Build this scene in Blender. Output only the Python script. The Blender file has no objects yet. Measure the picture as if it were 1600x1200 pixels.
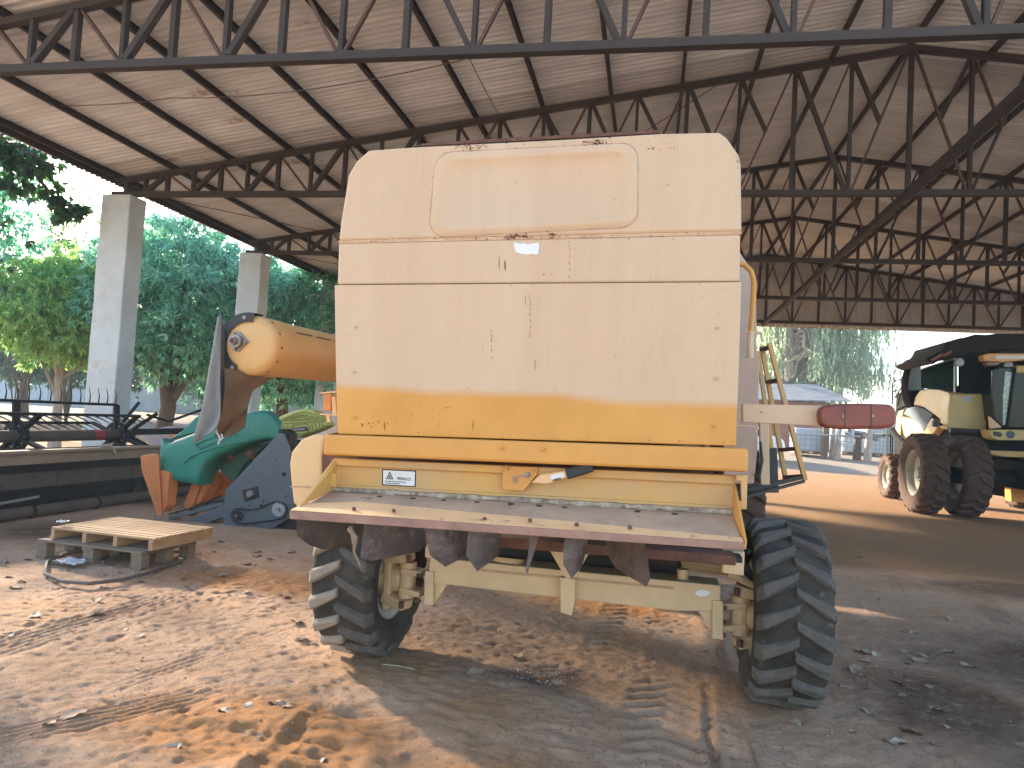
import bpy, bmesh, math, random
import numpy as np
from mathutils import Vector, Matrix

# ------------------------------------------------------------------ camera, world, sun, exposure
sc = bpy.context.scene
COL = sc.collection
YAW, PITCH, ROLL, FPX = 0.188, 0.047, 0.057, 1141.8
_cy, _sy, _cp, _sp = math.cos(YAW), math.sin(YAW), math.cos(PITCH), math.sin(PITCH)
CF = Vector((-_sy*_cp, _cy*_cp, _sp)); _r = Vector((_cy, _sy, 0)); _u = _r.cross(CF)
CR = math.cos(ROLL)*_r + math.sin(ROLL)*_u
CU = -math.sin(ROLL)*_r + math.cos(ROLL)*_u
CAM = Vector((0, 0, 1.6))
cam_d = bpy.data.cameras.new('camera'); cam = bpy.data.objects.new('camera', cam_d); COL.objects.link(cam)
cam.matrix_world = Matrix(((CR.x, CU.x, -CF.x, CAM.x), (CR.y, CU.y, -CF.y, CAM.y), (CR.z, CU.z, -CF.z, CAM.z), (0, 0, 0, 1)))
cam_d.sensor_width = 36; cam_d.lens = FPX/1600*36; cam_d.clip_end = 3000; cam_d.clip_start = 0.05
sc.camera = cam

SUN_EL, SUN_AZ = math.radians(18.3), math.radians(-57.0)      # azimuth from +Y towards +X
w = bpy.data.worlds.new('World'); sc.world = w; w.use_nodes = True
nt = w.node_tree; bg = nt.nodes['Background']
sky = nt.nodes.new('ShaderNodeTexSky'); sky.sky_type = 'NISHITA'; sky.sun_disc = False
sky.sun_elevation = SUN_EL; sky.sun_rotation = SUN_AZ
sky.dust_density = 1.2; sky.air_density = 1.0; sky.ozone_density = 1.5
nt.links.new(sky.outputs[0], bg.inputs[0]); bg.inputs[1].default_value = 0.08
sd = bpy.data.lights.new('sun', 'SUN'); so = bpy.data.objects.new('sun', sd); COL.objects.link(so)
sd.energy = 2.7; sd.angle = math.radians(2.5); sd.color = (1.0, 0.86, 0.68)
sv = Vector((math.sin(SUN_AZ)*math.cos(SUN_EL), math.cos(SUN_AZ)*math.cos(SUN_EL), math.sin(SUN_EL)))
so.rotation_euler = sv.to_track_quat('Z', 'Y').to_euler()
sc.view_settings.view_transform = 'Standard'; sc.view_settings.look = 'None'
sc.view_settings.gamma = 1; sc.view_settings.use_curve_mapping = False
sc.view_settings.exposure = 3.2

rnd = random.Random(7)
nrng = np.random.default_rng(11)

# ------------------------------------------------------------------ pixel -> place on a known plane
def ray(x, y): return CF + CR*((x-800)/FPX) + CU*((600-y)/FPX)
def P(x, y, X=None, Y=None, Z=None):
    d = ray(x, y)
    if Y is not None: t = Y/d.y
    elif X is not None: t = X/d.x
    else: t = (Z-1.6)/d.z
    return CAM + d*t

# ------------------------------------------------------------------ materials
def mat(name, col, rough=0.6, metal=0.0, var=0.0, vscale=4.0, col2=None, bump=0.0, bscale=30.0, stretch=(1, 1, 1), dirt=None, dscale=2.5, dlev=0.6, spec=0.5):
    m = bpy.data.materials.new(name); m.use_nodes = True
    t = m.node_tree; b = t.nodes['Principled BSDF']
    b.inputs['Roughness'].default_value = rough; b.inputs['Metallic'].default_value = metal
    b.inputs['Specular IOR Level'].default_value = spec
    b.inputs['Base Color'].default_value = (*col, 1)
    tc = t.nodes.new('ShaderNodeTexCoord'); mp = t.nodes.new('ShaderNodeMapping'); mp.inputs['Scale'].default_value = stretch
    t.links.new(tc.outputs['Object'], mp.inputs[0])
    out = None
    if var > 0 or col2:
        n = t.nodes.new('ShaderNodeTexNoise'); n.inputs['Scale'].default_value = vscale; n.inputs['Detail'].default_value = 6
        n.inputs['Roughness'].default_value = 0.65
        t.links.new(mp.outputs[0], n.inputs['Vector'])
        r = t.nodes.new('ShaderNodeValToRGB'); r.color_ramp.elements[0].position = 0.32; r.color_ramp.elements[1].position = 0.68
        c2 = col2 if col2 else tuple(c*(1-var) for c in col)
        r.color_ramp.elements[0].color = (*c2, 1); r.color_ramp.elements[1].color = (*col, 1)
        t.links.new(n.outputs['Fac'], r.inputs[0]); out = r.outputs[0]
    if dirt:
        n2 = t.nodes.new('ShaderNodeTexNoise'); n2.inputs['Scale'].default_value = dscale; n2.inputs['Detail'].default_value = 10
        n2.inputs['Roughness'].default_value = 0.7
        t.links.new(tc.outputs['Object'], n2.inputs['Vector'])
        r2 = t.nodes.new('ShaderNodeValToRGB'); r2.color_ramp.elements[0].position = dlev; r2.color_ramp.elements[1].position = min(1, dlev+0.08)
        r2.color_ramp.elements[0].color = (0, 0, 0, 1); r2.color_ramp.elements[1].color = (1, 1, 1, 1)
        t.links.new(n2.outputs['Fac'], r2.inputs[0])
        mx = t.nodes.new('ShaderNodeMixRGB'); mx.inputs[2].default_value = (*dirt, 1)
        if out: t.links.new(out, mx.inputs[1])
        else: mx.inputs[1].default_value = (*col, 1)
        t.links.new(r2.outputs[0], mx.inputs[0]); out = mx.outputs[0]
    if out: t.links.new(out, b.inputs['Base Color'])
    if bump > 0:
        n3 = t.nodes.new('ShaderNodeTexNoise'); n3.inputs['Scale'].default_value = bscale; n3.inputs['Detail'].default_value = 8
        t.links.new(mp.outputs[0], n3.inputs['Vector'])
        bp = t.nodes.new('ShaderNodeBump'); bp.inputs['Strength'].default_value = bump; bp.inputs['Distance'].default_value = 0.02
        t.links.new(n3.outputs['Fac'], bp.inputs['Height']); t.links.new(bp.outputs[0], b.inputs['Normal'])
    return m

def leafmat(name, c1, c2, c3, trans=0.35, rough=0.45):
    m = bpy.data.materials.new(name); m.use_nodes = True
    t = m.node_tree; b = t.nodes['Principled BSDF']; o = t.nodes['Material Output']
    g = t.nodes.new('ShaderNodeNewGeometry'); r = t.nodes.new('ShaderNodeValToRGB')
    r.color_ramp.elements[0].color = (*c1, 1); r.color_ramp.elements[1].color = (*c3, 1)
    e = r.color_ramp.elements.new(0.6); e.color = (*c2, 1)
    t.links.new(g.outputs['Random Per Island'], r.inputs[0])
    t.links.new(r.outputs[0], b.inputs['Base Color']); b.inputs['Roughness'].default_value = rough
    tr = t.nodes.new('ShaderNodeBsdfTranslucent'); mx = t.nodes.new('ShaderNodeMixShader'); mx.inputs[0].default_value = trans
    hs = t.nodes.new('ShaderNodeHueSaturation'); hs.inputs['Hue'].default_value = 0.475; hs.inputs['Saturation'].default_value = 1.15; hs.inputs['Value'].default_value = 2.0
    t.links.new(r.outputs[0], hs.inputs['Color']); t.links.new(hs.outputs[0], tr.inputs[0])
    t.links.new(b.outputs[0], mx.inputs[1]); t.links.new(tr.outputs[0], mx.inputs[2]); t.links.new(mx.outputs[0], o.inputs[0])
    return m

RUST = (0.16, 0.06, 0.03)
M = {}
def sheetmat(k, c):
    return mat('roof_zinc', c, 0.65, 0.0, vscale=1.1, col2=tuple(v*.74 for v in c), stretch=(.6, 3, 1), dirt=(0.30, 0.20, 0.13), dscale=.9+.2*k, dlev=0.60)
for _k, _c in enumerate(((0.60, 0.625, 0.65), (0.50, 0.515, 0.53), (0.66, 0.695, 0.73))): M['roof%d' % _k] = sheetmat(_k, _c)
M['roof'] = M['roof0']
M['gable'] = mat('gable_zinc', (0.50, 0.51, 0.52), 0.6, 0.1, var=0.25, vscale=1.5)
M['steel'] = mat('painted_brown_steel', (0.042, 0.028, 0.020), 0.75, 0.0, var=0.4, vscale=3, dirt=(0.10, 0.05, 0.03), dlev=0.6)
M['steel_rust'] = mat('rusty_rod_steel', (0.09, 0.04, 0.02), 0.7, 0.0, var=0.4, vscale=5)
M['concrete'] = mat('whitewashed_concrete', (0.50, 0.55, 0.57), 0.9, 0, var=0.2, vscale=2.2, bump=0.5, bscale=25, dirt=(0.45, 0.38, 0.32), dscale=1.6, dlev=0.56)
M['chip'] = mat('rusty_paint_chip', RUST, 0.85, 0, var=0.4, vscale=60)
def weathered(name, c1, c2, c3, rough=.5):
    m = mat(name, c1, rough, 0, vscale=1.3, col2=c2, stretch=(3.2, 1, .45), bump=.3, bscale=2.0)
    t = m.node_tree; b = t.nodes['Principled BSDF']; old = b.inputs['Base Color'].links[0].from_socket
    tc = t.nodes.new('ShaderNodeTexCoord')
    def layer(prev, scale, st, lo, hi, col, f=1.0, det=8):
        mp = t.nodes.new('ShaderNodeMapping'); mp.inputs['Scale'].default_value = st; t.links.new(tc.outputs['Object'], mp.inputs[0])
        n = t.nodes.new('ShaderNodeTexNoise'); n.inputs['Scale'].default_value = scale; n.inputs['Detail'].default_value = det; n.inputs['Roughness'].default_value = .7; t.links.new(mp.outputs[0], n.inputs['Vector'])
        r = t.nodes.new('ShaderNodeMapRange'); r.inputs[1].default_value = lo; r.inputs[2].default_value = hi; r.inputs[4].default_value = f; t.links.new(n.outputs['Fac'], r.inputs[0])
        mx = t.nodes.new('ShaderNodeMixRGB'); t.links.new(r.outputs[0], mx.inputs[0]); t.links.new(prev, mx.inputs[1]); mx.inputs[2].default_value = (*col, 1); return mx.outputs[0]
    o = layer(old, 1.7, (1, 1, 1), .45, .75, c3, .55, 5)
    o = layer(o, 5, (6, 1, .5), .58, .80, tuple(v*.80 for v in c2), .5)       # washed streaks
    o = layer(o, 45, (1, 1, 1), .70, .74, (.22, .12, .07), .7, 3)          # pin-prick rust
    t.links.new(o, b.inputs['Base Color']); return m
M['cream'] = weathered('cream_paint_faded', (0.58, 0.405, 0.25), (0.53, 0.355, 0.21), (.58, .36, .24))
M['cream_axle'] = mat('cream_axle_paint', (0.66, 0.47, 0.27), 0.5, 0, var=0.2, vscale=3, bump=0.1, dirt=(0.15, 0.08, 0.04), dscale=9, dlev=0.66)
M['yellow'] = mat('yellow_ochre_paint', (0.64, 0.29, 0.055), 0.42, 0, var=0.15, vscale=3.5, col2=(0.55, 0.245, 0.05), bump=0.15, bscale=5, dirt=(0.33, 0.17, 0.07), dscale=7, dlev=0.66)
M['yellow_old'] = mat('stained_yellow_paint', (0.64, 0.34, 0.075), 0.55, 0, vscale=2.2, col2=(0.52, 0.33, 0.16), stretch=(1.3, 1, 1), bump=0.1, dirt=(0.30, 0.19, 0.12), dscale=6, dlev=0.63)
M['shelf'] = mat('dusty_worn_shelf_paint', (0.52, 0.34, 0.21), 0.8, 0, vscale=5, col2=(0.34, 0.21, 0.13), bump=0.25, dirt=(0.16, 0.10, 0.08), dscale=5, dlev=0.60)
M['shelf_edge'] = mat('orange_shelf_edge', (0.80, 0.46, 0.22), 0.6, 0, var=0.2, vscale=5, bump=0.15, dirt=(0.30, 0.17, 0.12), dscale=9, dlev=0.60)
M['lip'] = mat('rusty_lip', (0.36, 0.20, 0.14), 0.8, 0, vscale=9, col2=(0.22, 0.12, 0.09), bump=0.3)
M['vane'] = mat('worn_brown_vane_steel', (0.15, 0.115, 0.105), 0.45, 0.3, vscale=7, col2=(0.055, 0.045, 0.044), bump=0.45, bscale=40, dirt=(0.21, 0.145, 0.12), dscale=14, dlev=0.58)
M['black'] = mat('black_plastic', (0.022, 0.024, 0.026), 0.5, 0, var=0.3, vscale=8)
M['grease'] = mat('greasy_dark_steel', (0.02, 0.017, 0.015), 0.6, 0.1, var=0.5, vscale=6, dirt=(0.08, 0.05, 0.035), dlev=0.62)
M['rubber'] = mat('dusty_black_tyre_rubber', (0.085, 0.072, 0.060), 0.9, 0, vscale=4, col2=(0.030, 0.027, 0.024), bump=0.4, bscale=45, dirt=(0.13, 0.10, 0.075), dscale=5, dlev=0.58, spec=.15)
M['lug'] = mat('scuffed_lug_rubber', (0.135, 0.117, 0.10), 0.85, 0, vscale=6, col2=(0.07, 0.062, 0.054), bump=0.5, bscale=50, spec=.15)
M['rubber_dust'] = mat('tyre_rubber_caked_in_dust', (0.31, 0.25, 0.19), 0.95, 0, vscale=7, col2=(0.22, 0.175, 0.135), bump=0.3, bscale=40)
M['rubber_mud'] = mat('tyre_rubber_with_red_mud', (0.085, 0.045, 0.03), 0.95, 0, vscale=4, col2=(0.05, 0.03, 0.022), bump=0.4, bscale=30)
M['rim_dusty'] = mat('dusty_rim', (0.33, 0.32, 0.26), 0.6, 0, var=0.35, vscale=4)
M['rim'] = mat('off_white_rim', (0.52, 0.50, 0.43), 0.5, 0, var=0.25, vscale=5)
M['rust'] = mat('rust', (0.17, 0.075, 0.045), 0.9, 0, vscale=10, col2=(0.07, 0.035, 0.028), bump=0.4, dirt=(0.30, 0.16, 0.07), dscale=8, dlev=0.62)
M['tan_panel'] = mat('dull_tan_side_panel', (0.46, 0.32, 0.235), 0.6, 0, var=0.12, vscale=3)
M['tube_yellow'] = mat('auger_tube_yellow', (0.63, 0.38, 0.145), 0.42, 0, var=0.15, vscale=2.5, col2=(0.54, 0.31, 0.11), bump=0.06, dirt=(0.20, 0.10, 0.05), dscale=12, dlev=0.70)
M['canvas'] = mat('dusty_rubber_canvas', (0.13, 0.105, 0.08), 0.9, 0, vscale=6, col2=(0.075, 0.065, 0.055), bump=0.4, bscale=90)
M['canvas2'] = mat('brown_canvas', (0.16, 0.10, 0.055), 0.95, 0, vscale=5, col2=(0.09, 0.058, 0.036), bump=0.5, bscale=90)
M['canvas_grey'] = mat('grey_canvas', (0.27, 0.27, 0.25), 0.9, 0, vscale=5, col2=(0.13, 0.14, 0.14), bump=0.5, bscale=110, stretch=(3, 3, 0.6))
M['lens_red'] = mat('faded_red_lamp_lens', (0.23, 0.055, 0.03), 0.45, 0, vscale=5, col2=(0.14, 0.035, 0.02), bump=0.05)
M['lens_orange'] = mat('orange_lamp_lens', (0.75, 0.25, 0.05), 0.35, 0, var=0.3, vscale=9)
M['rubber_dark'] = mat('dark_lamp_rubber', (0.10, 0.05, 0.045), 0.8, 0, var=0.3)
M['zinc'] = mat('zinc_bolt', (0.30, 0.28, 0.26), 0.45, 0.7, var=0.3, vscale=20)
M['white'] = mat('white_sticker', (0.72, 0.72, 0.70), 0.5, 0, var=0.08, vscale=8)
M['ink'] = mat('black_ink', (0.02, 0.02, 0.02), 0.85, spec=0.08)
M['green'] = mat('green_plastic', (0.022, 0.205, 0.14), 0.5, 0, vscale=1.8, col2=(0.03, 0.165, 0.12), bump=.1, dirt=(0.13, 0.19, 0.14), dscale=6, dlev=0.60)
M['dark_green'] = mat('dark_green_sheet', (0.02, 0.085, 0.05), 0.5, 0, var=0.3, vscale=3)
M['orange'] = mat('orange_plastic', (0.62, 0.19, 0.055), 0.55, 0, var=0.25, vscale=3, bump=.1, dirt=(0.40, 0.20, 0.12), dscale=9, dlev=0.60)
M['slate'] = mat('slate_blue_painted_steel', (0.098, 0.108, 0.118), 0.5, 0.1, var=0.18, vscale=2.5, dirt=(0.08, 0.08, 0.08), dscale=10, dlev=0.67)
M['lime'] = mat('lime_yellow_plastic', (0.52, 0.50, 0.13), 0.5, 0, var=0.12, vscale=3)
M['maroon'] = mat('maroon_badge', (0.12, 0.03, 0.03), 0.5)
M['trough'] = mat('dusty_header_sheet', (0.11, 0.08, 0.06), 0.75, 0, vscale=2.2, col2=(0.07, 0.05, 0.04), dirt=(0.045, 0.032, 0.028), dscale=4, dlev=0.6)
M['trough_edge'] = mat('worn_brown_edge', (0.34, 0.24, 0.16), 0.7, 0, var=0.3, vscale=3)
M['hblack'] = mat('black_header_paint', (0.011, 0.011, 0.012), 0.6, 0, var=0.4, vscale=4, dirt=(0.04, 0.03, 0.024), dlev=0.64, spec=.25)
M['red'] = mat('red_band', (0.35, 0.03, 0.03), 0.5)
M['wood'] = mat('pallet_pine', (0.50, 0.31, 0.16), 0.8, 0, vscale=3, col2=(0.34, 0.20, 0.10), stretch=(9, 1.2, 9), bump=0.3, bscale=20)
M['wood_grey'] = mat('weathered_pallet_wood', (0.25, 0.18, 0.12), 0.9, 0, vscale=3, col2=(0.16, 0.115, 0.08), stretch=(9, 1.2, 9), bump=0.3, bscale=20)
M['hose'] = mat('dusty_hose', (0.13, 0.10, 0.085), 0.85, 0, var=0.3)
M['rag'] = mat('pale_plastic_rag', (0.52, 0.53, 0.54), 0.6, 0, var=0.2)
M['leaf_dry'] = mat('dry_leaf', (0.34, 0.25, 0.17), 0.85, 0, vscale=14, col2=(0.20, 0.13, 0.085))
M['leaf_pale'] = mat('pale_dry_leaf', (0.44, 0.37, 0.27), 0.85, 0, vscale=16, col2=(0.28, 0.21, 0.15))
M['bark'] = mat('brown_bark', (0.13, 0.095, 0.07), 0.95, 0, vscale=6, col2=(0.07, 0.05, 0.04), bump=0.8, bscale=18, stretch=(3, 3, 0.6))
M['bark_pale'] = mat('pale_bark', (0.42, 0.37, 0.31), 0.9, 0, vscale=3, col2=(0.25, 0.20, 0.165), bump=0.4, bscale=14, stretch=(2, 2, 0.7))
M['mango'] = leafmat('mango_leaf', (0.08, 0.25, 0.19), (0.20, 0.42, 0.33), (0.42, 0.62, 0.48), 0.45, 0.32)
M['mango_sun'] = leafmat('yellow_green_leaf', (0.12, 0.29, 0.15), (0.22, 0.40, 0.17), (0.40, 0.54, 0.17), 0.5)
M['far_leaf'] = leafmat('dark_far_leaf', (0.07, 0.15, 0.135), (0.10, 0.20, 0.17), (0.15, 0.26, 0.20), 0.3)
M['euca'] = leafmat('grey_green_leaf', (0.17, 0.25, 0.17), (0.27, 0.36, 0.25), (0.42, 0.48, 0.33), 0.42)
M['branch_leaf'] = leafmat('broad_dark_leaf', (0.02, 0.055, 0.03), (0.03, 0.085, 0.04), (0.06, 0.13, 0.045), 0.35)
M['papaya'] = leafmat('pale_green_leaf', (0.07, 0.14, 0.05), (0.11, 0.19, 0.07), (0.16, 0.24, 0.10), 0.45)
M['glass'] = mat('dark_cab_glass', (0.008, 0.016, 0.018), 0.12, 0, spec=0.2)
M['tank_glass'] = mat('dark_green_tank_sheet', (0.006, 0.018, 0.016), 0.95, 0, vscale=5, col2=(0.016, 0.034, 0.03), spec=0.0)
M['nh_yellow'] = mat('dusty_pale_yellow_plastic', (0.50, 0.37, 0.145), 0.45, 0, var=0.12, vscale=2)
M['silver_blue'] = mat('silver_blue_panel', (0.075, 0.105, 0.135), 0.8, 0.0, var=0.2, vscale=3)
M['tarp'] = mat('black_tarp', (0.018, 0.014, 0.014), 0.8, 0, var=0.4, vscale=4, bump=0.6, bscale=8)
M['car'] = mat('white_car_paint', (0.70, 0.72, 0.74), 0.25, 0)
M['ibc'] = mat('ibc_plastic', (0.50, 0.52, 0.50), 0.4, 0, var=0.15, vscale=3)
M['ibc_blue'] = mat('ibc_bluish_plastic', (0.36, 0.46, 0.56), 0.4, 0, var=0.15, vscale=3)
M['galv'] = mat('galvanised_cage', (0.30, 0.31, 0.32), 0.5, 0.5)
M['brick'] = mat('reddish_plaster', (0.30, 0.125, 0.085), 0.9, 0, var=0.25, vscale=2)
M['shed_roof'] = mat('grey_fibre_roof', (0.24, 0.245, 0.25), 0.9, 0, vscale=2, col2=(0.14, 0.14, 0.15))
M['wall_pale'] = mat('pale_blue_wall', (0.45, 0.52, 0.56), 0.9, 0, var=0.2, vscale=1)
M['drum'] = mat('steel_blue_drum', (0.10, 0.20, 0.30), 0.5, 0.2, var=0.3)

# ------------------------------------------------------------------ object helpers
ORI = {}
def origin(o): return ORI.get(o.name, Vector((0, 0, 0))) if o else Vector((0, 0, 0))
def tag(o, label=None, cat=None, group=None, kind=None):
    if label: o['label'] = label
    if cat: o['category'] = cat
    if group: o['group'] = group
    if kind: o['kind'] = kind
    return o
def thing(name, label, cat, loc, group=None):
    o = bpy.data.objects.new(name, None); COL.objects.link(o); o.empty_display_size = 0.2
    o.location = loc; ORI[o.name] = Vector(loc)
    return tag(o, label, cat, group)
def link(name, me, parent=None, loc=None, rot=None):
    """loc is in world space (unrotated parents)"""
    o = bpy.data.objects.new(name, me); COL.objects.link(o)
    l = Vector(loc) if loc is not None else Vector((0, 0, 0))
    if parent:
        o.parent = parent; o.location = l - origin(parent)
    else: o.location = l
    ORI[o.name] = l
    if rot is not None: o.rotation_euler = rot
    return o

class MB:
    def __init__(s): s.v = []; s.f = []; s.mi = []; s.cur = 0
    def add(s, vs, fs):
        b = len(s.v); s.v += [Vector(v) for v in vs]
        for f in fs: s.f.append([b+i for i in f]); s.mi.append(s.cur)
        return s
    def box(s, c, d, R=None):
        c = Vector(c); hx, hy, hz = d[0]/2, d[1]/2, d[2]/2
        vs = [Vector((x, y, z)) for x in (-hx, hx) for y in (-hy, hy) for z in (-hz, hz)]
        if R is not None: vs = [R @ v for v in vs]
        return s.add([c+v for v in vs], [(0, 1, 3, 2), (4, 6, 7, 5), (0, 4, 5, 1), (2, 3, 7, 6), (0, 2, 6, 4), (1, 5, 7, 3)])
    def bb(s, lo, hi):
        return s.box([(a+b)/2 for a, b in zip(lo, hi)], [abs(b-a) for a, b in zip(lo, hi)])
    def bar(s, a, b, wd, ht, up=(0, 0, 1)):
        a, b = Vector(a), Vector(b); d = (b-a); L = d.length; d.normalize(); up = Vector(up)
        sd_ = d.cross(up)
        if sd_.length < 1e-3: sd_ = d.cross(Vector((0, 1, 0)))
        sd_.normalize(); u = sd_.cross(d)
        R = Matrix((sd_, d, u)).transposed()
        return s.box((a+b)/2, (wd, L, ht), R)
    def tube(s, pts, r, n=10, cap=True):
        pts = [Vector(p) for p in pts]; rs = r if isinstance(r, (list, tuple)) else [r]*len(pts)
        base = len(s.v); pu = None
        for i, p in enumerate(pts):
            d = (pts[min(i+1, len(pts)-1)]-pts[max(i-1, 0)]).normalized()
            if pu is None:
                pu = d.orthogonal().normalized()
            pu = (pu - d*pu.dot(d)).normalized(); q = d.cross(pu)
            for k in range(n):
                a = 2*math.pi*k/n; s.v.append(p+(pu*math.cos(a)+q*math.sin(a))*rs[i])
        for i in range(len(pts)-1):
            for k in range(n):
                k2 = (k+1) % n
                s.f.append([base+i*n+k, base+i*n+k2, base+(i+1)*n+k2, base+(i+1)*n+k]); s.mi.append(s.cur)
        if cap:
            s.f.append([base+k for k in range(n)][::-1]); s.mi.append(s.cur)
            s.f.append([base+(len(pts)-1)*n+k for k in range(n)]); s.mi.append(s.cur)
        return s
    def prism(s, pts, vec):
        pts = [Vector(p) for p in pts]; vec = Vector(vec); n = len(pts)
        nrm = Vector((0, 0, 0))
        for i in range(n): nrm += pts[i].cross(pts[(i+1) % n])
        if nrm.dot(vec) > 0: pts = pts[::-1]
        s.add(pts+[p+vec for p in pts], [tuple(range(n)), tuple(range(2*n-1, n-1, -1))]+[(i, i+n, (i+1) % n+n, (i+1) % n) for i in range(n)])
        return s
    def lathe(s, prof, c, axis, n=32, closed=False):
        c = Vector(c); ax = Vector(axis).normalized(); a0 = ax.orthogonal().normalized(); a1 = ax.cross(a0)
        base = len(s.v); m = len(prof)
        for k in range(n):
            t = 2*math.pi*k/n; rad = a0*math.cos(t)+a1*math.sin(t)
            for (r, h) in prof: s.v.append(c+rad*r+ax*h)
        for k in range(n):
            k2 = (k+1) % n
            for j in range(m-1 if not closed else m):
                j2 = (j+1) % m
                s.f.append([base+k*m+j, base+k2*m+j, base+k2*m+j2, base+k*m+j2]); s.mi.append(s.cur)
        return s
    def build(s, name, material, parent=None, bevel=0, smooth=False, loc=None, angle=35, recalc=True):
        o0 = Vector(loc) if loc is not None else (origin(parent) if parent else Vector((0, 0, 0)))
        me = bpy.data.meshes.new(name)
        me.from_pydata([tuple(v-o0) for v in s.v], [], s.f)
        mats = material if isinstance(material, (list, tuple)) else [material]
        for m_ in mats: me.materials.append(M[m_] if isinstance(m_, str) else m_)
        if len(mats) > 1: me.polygons.foreach_set('material_index', s.mi)
        if recalc:
            bm = bmesh.new(); bm.from_mesh(me); bmesh.ops.recalc_face_normals(bm, faces=bm.faces); bm.to_mesh(me); bm.free()
        if smooth:
            me.polygons.foreach_set('use_smooth', [True]*len(me.polygons))
            try: me.set_sharp_from_angle(angle=math.radians(angle))
            except Exception: pass
        me.update()
        o = link(name, me, parent, o0)
        if bevel:
            b = o.modifiers.new('bevel', 'BEVEL'); b.width = bevel; b.segments = 2; b.limit_method = 'ANGLE'; b.angle_limit = math.radians(40)
            b.harden_normals = False
        return o

def ring(c, axis, r, n=24, t0=0, t1=2*math.pi):
    c = Vector(c); ax = Vector(axis).normalized(); a0 = ax.orthogonal().normalized(); a1 = ax.cross(a0)
    return [c+(a0*math.cos(t0+(t1-t0)*k/n)+a1*math.sin(t0+(t1-t0)*k/n))*r for k in range(n+1)]
def pxs(l, **k): return [P(x, y, **k) for x, y in l]

def text_mesh(s, name, material, parent, o, ux, uz, size, nrm):
    cu = bpy.data.curves.new(name, 'FONT'); cu.body = s; cu.size = size; cu.extrude = 0.0008
    to = bpy.data.objects.new('tmp', cu); COL.objects.link(to)
    dg = bpy.context.evaluated_depsgraph_get(); me = bpy.data.meshes.new_from_object(to.evaluated_get(dg))
    COL.objects.unlink(to); bpy.data.objects.remove(to)
    ux = Vector(ux).normalized(); uz = Vector(uz).normalized(); n = Vector(nrm).normalized()
    oo = origin(parent)
    for v in me.vertices:
        v.co = Vector(o)-oo + ux*v.co.x + uz*v.co.y + n*v.co.z
    me.materials.clear(); me.materials.append(M[material])
    return link(name, me, parent, oo)

# ------------------------------------------------------------------ ground
def vnoise(x, y, s, seed):
    xs, ys = x/s, y/s; xi, yi = np.floor(xs).astype(int), np.floor(ys).astype(int); fx, fy = xs-xi, ys-yi
    fx = fx*fx*(3-2*fx); fy = fy*fy*(3-2*fy)
    def h(a, b):
        v = (a*374761393 + b*668265263 + seed*974711) & 0x7fffffff
        v = ((v ^ (v >> 13))*1274126177) & 0x7fffffff
        return ((v ^ (v >> 16)) & 0xffff)/65535.0
    return (h(xi, yi)*(1-fx)+h(xi+1, yi)*fx)*(1-fy)+(h(xi, yi+1)*(1-fx)+h(xi+1, yi+1)*fx)*fy

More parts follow.
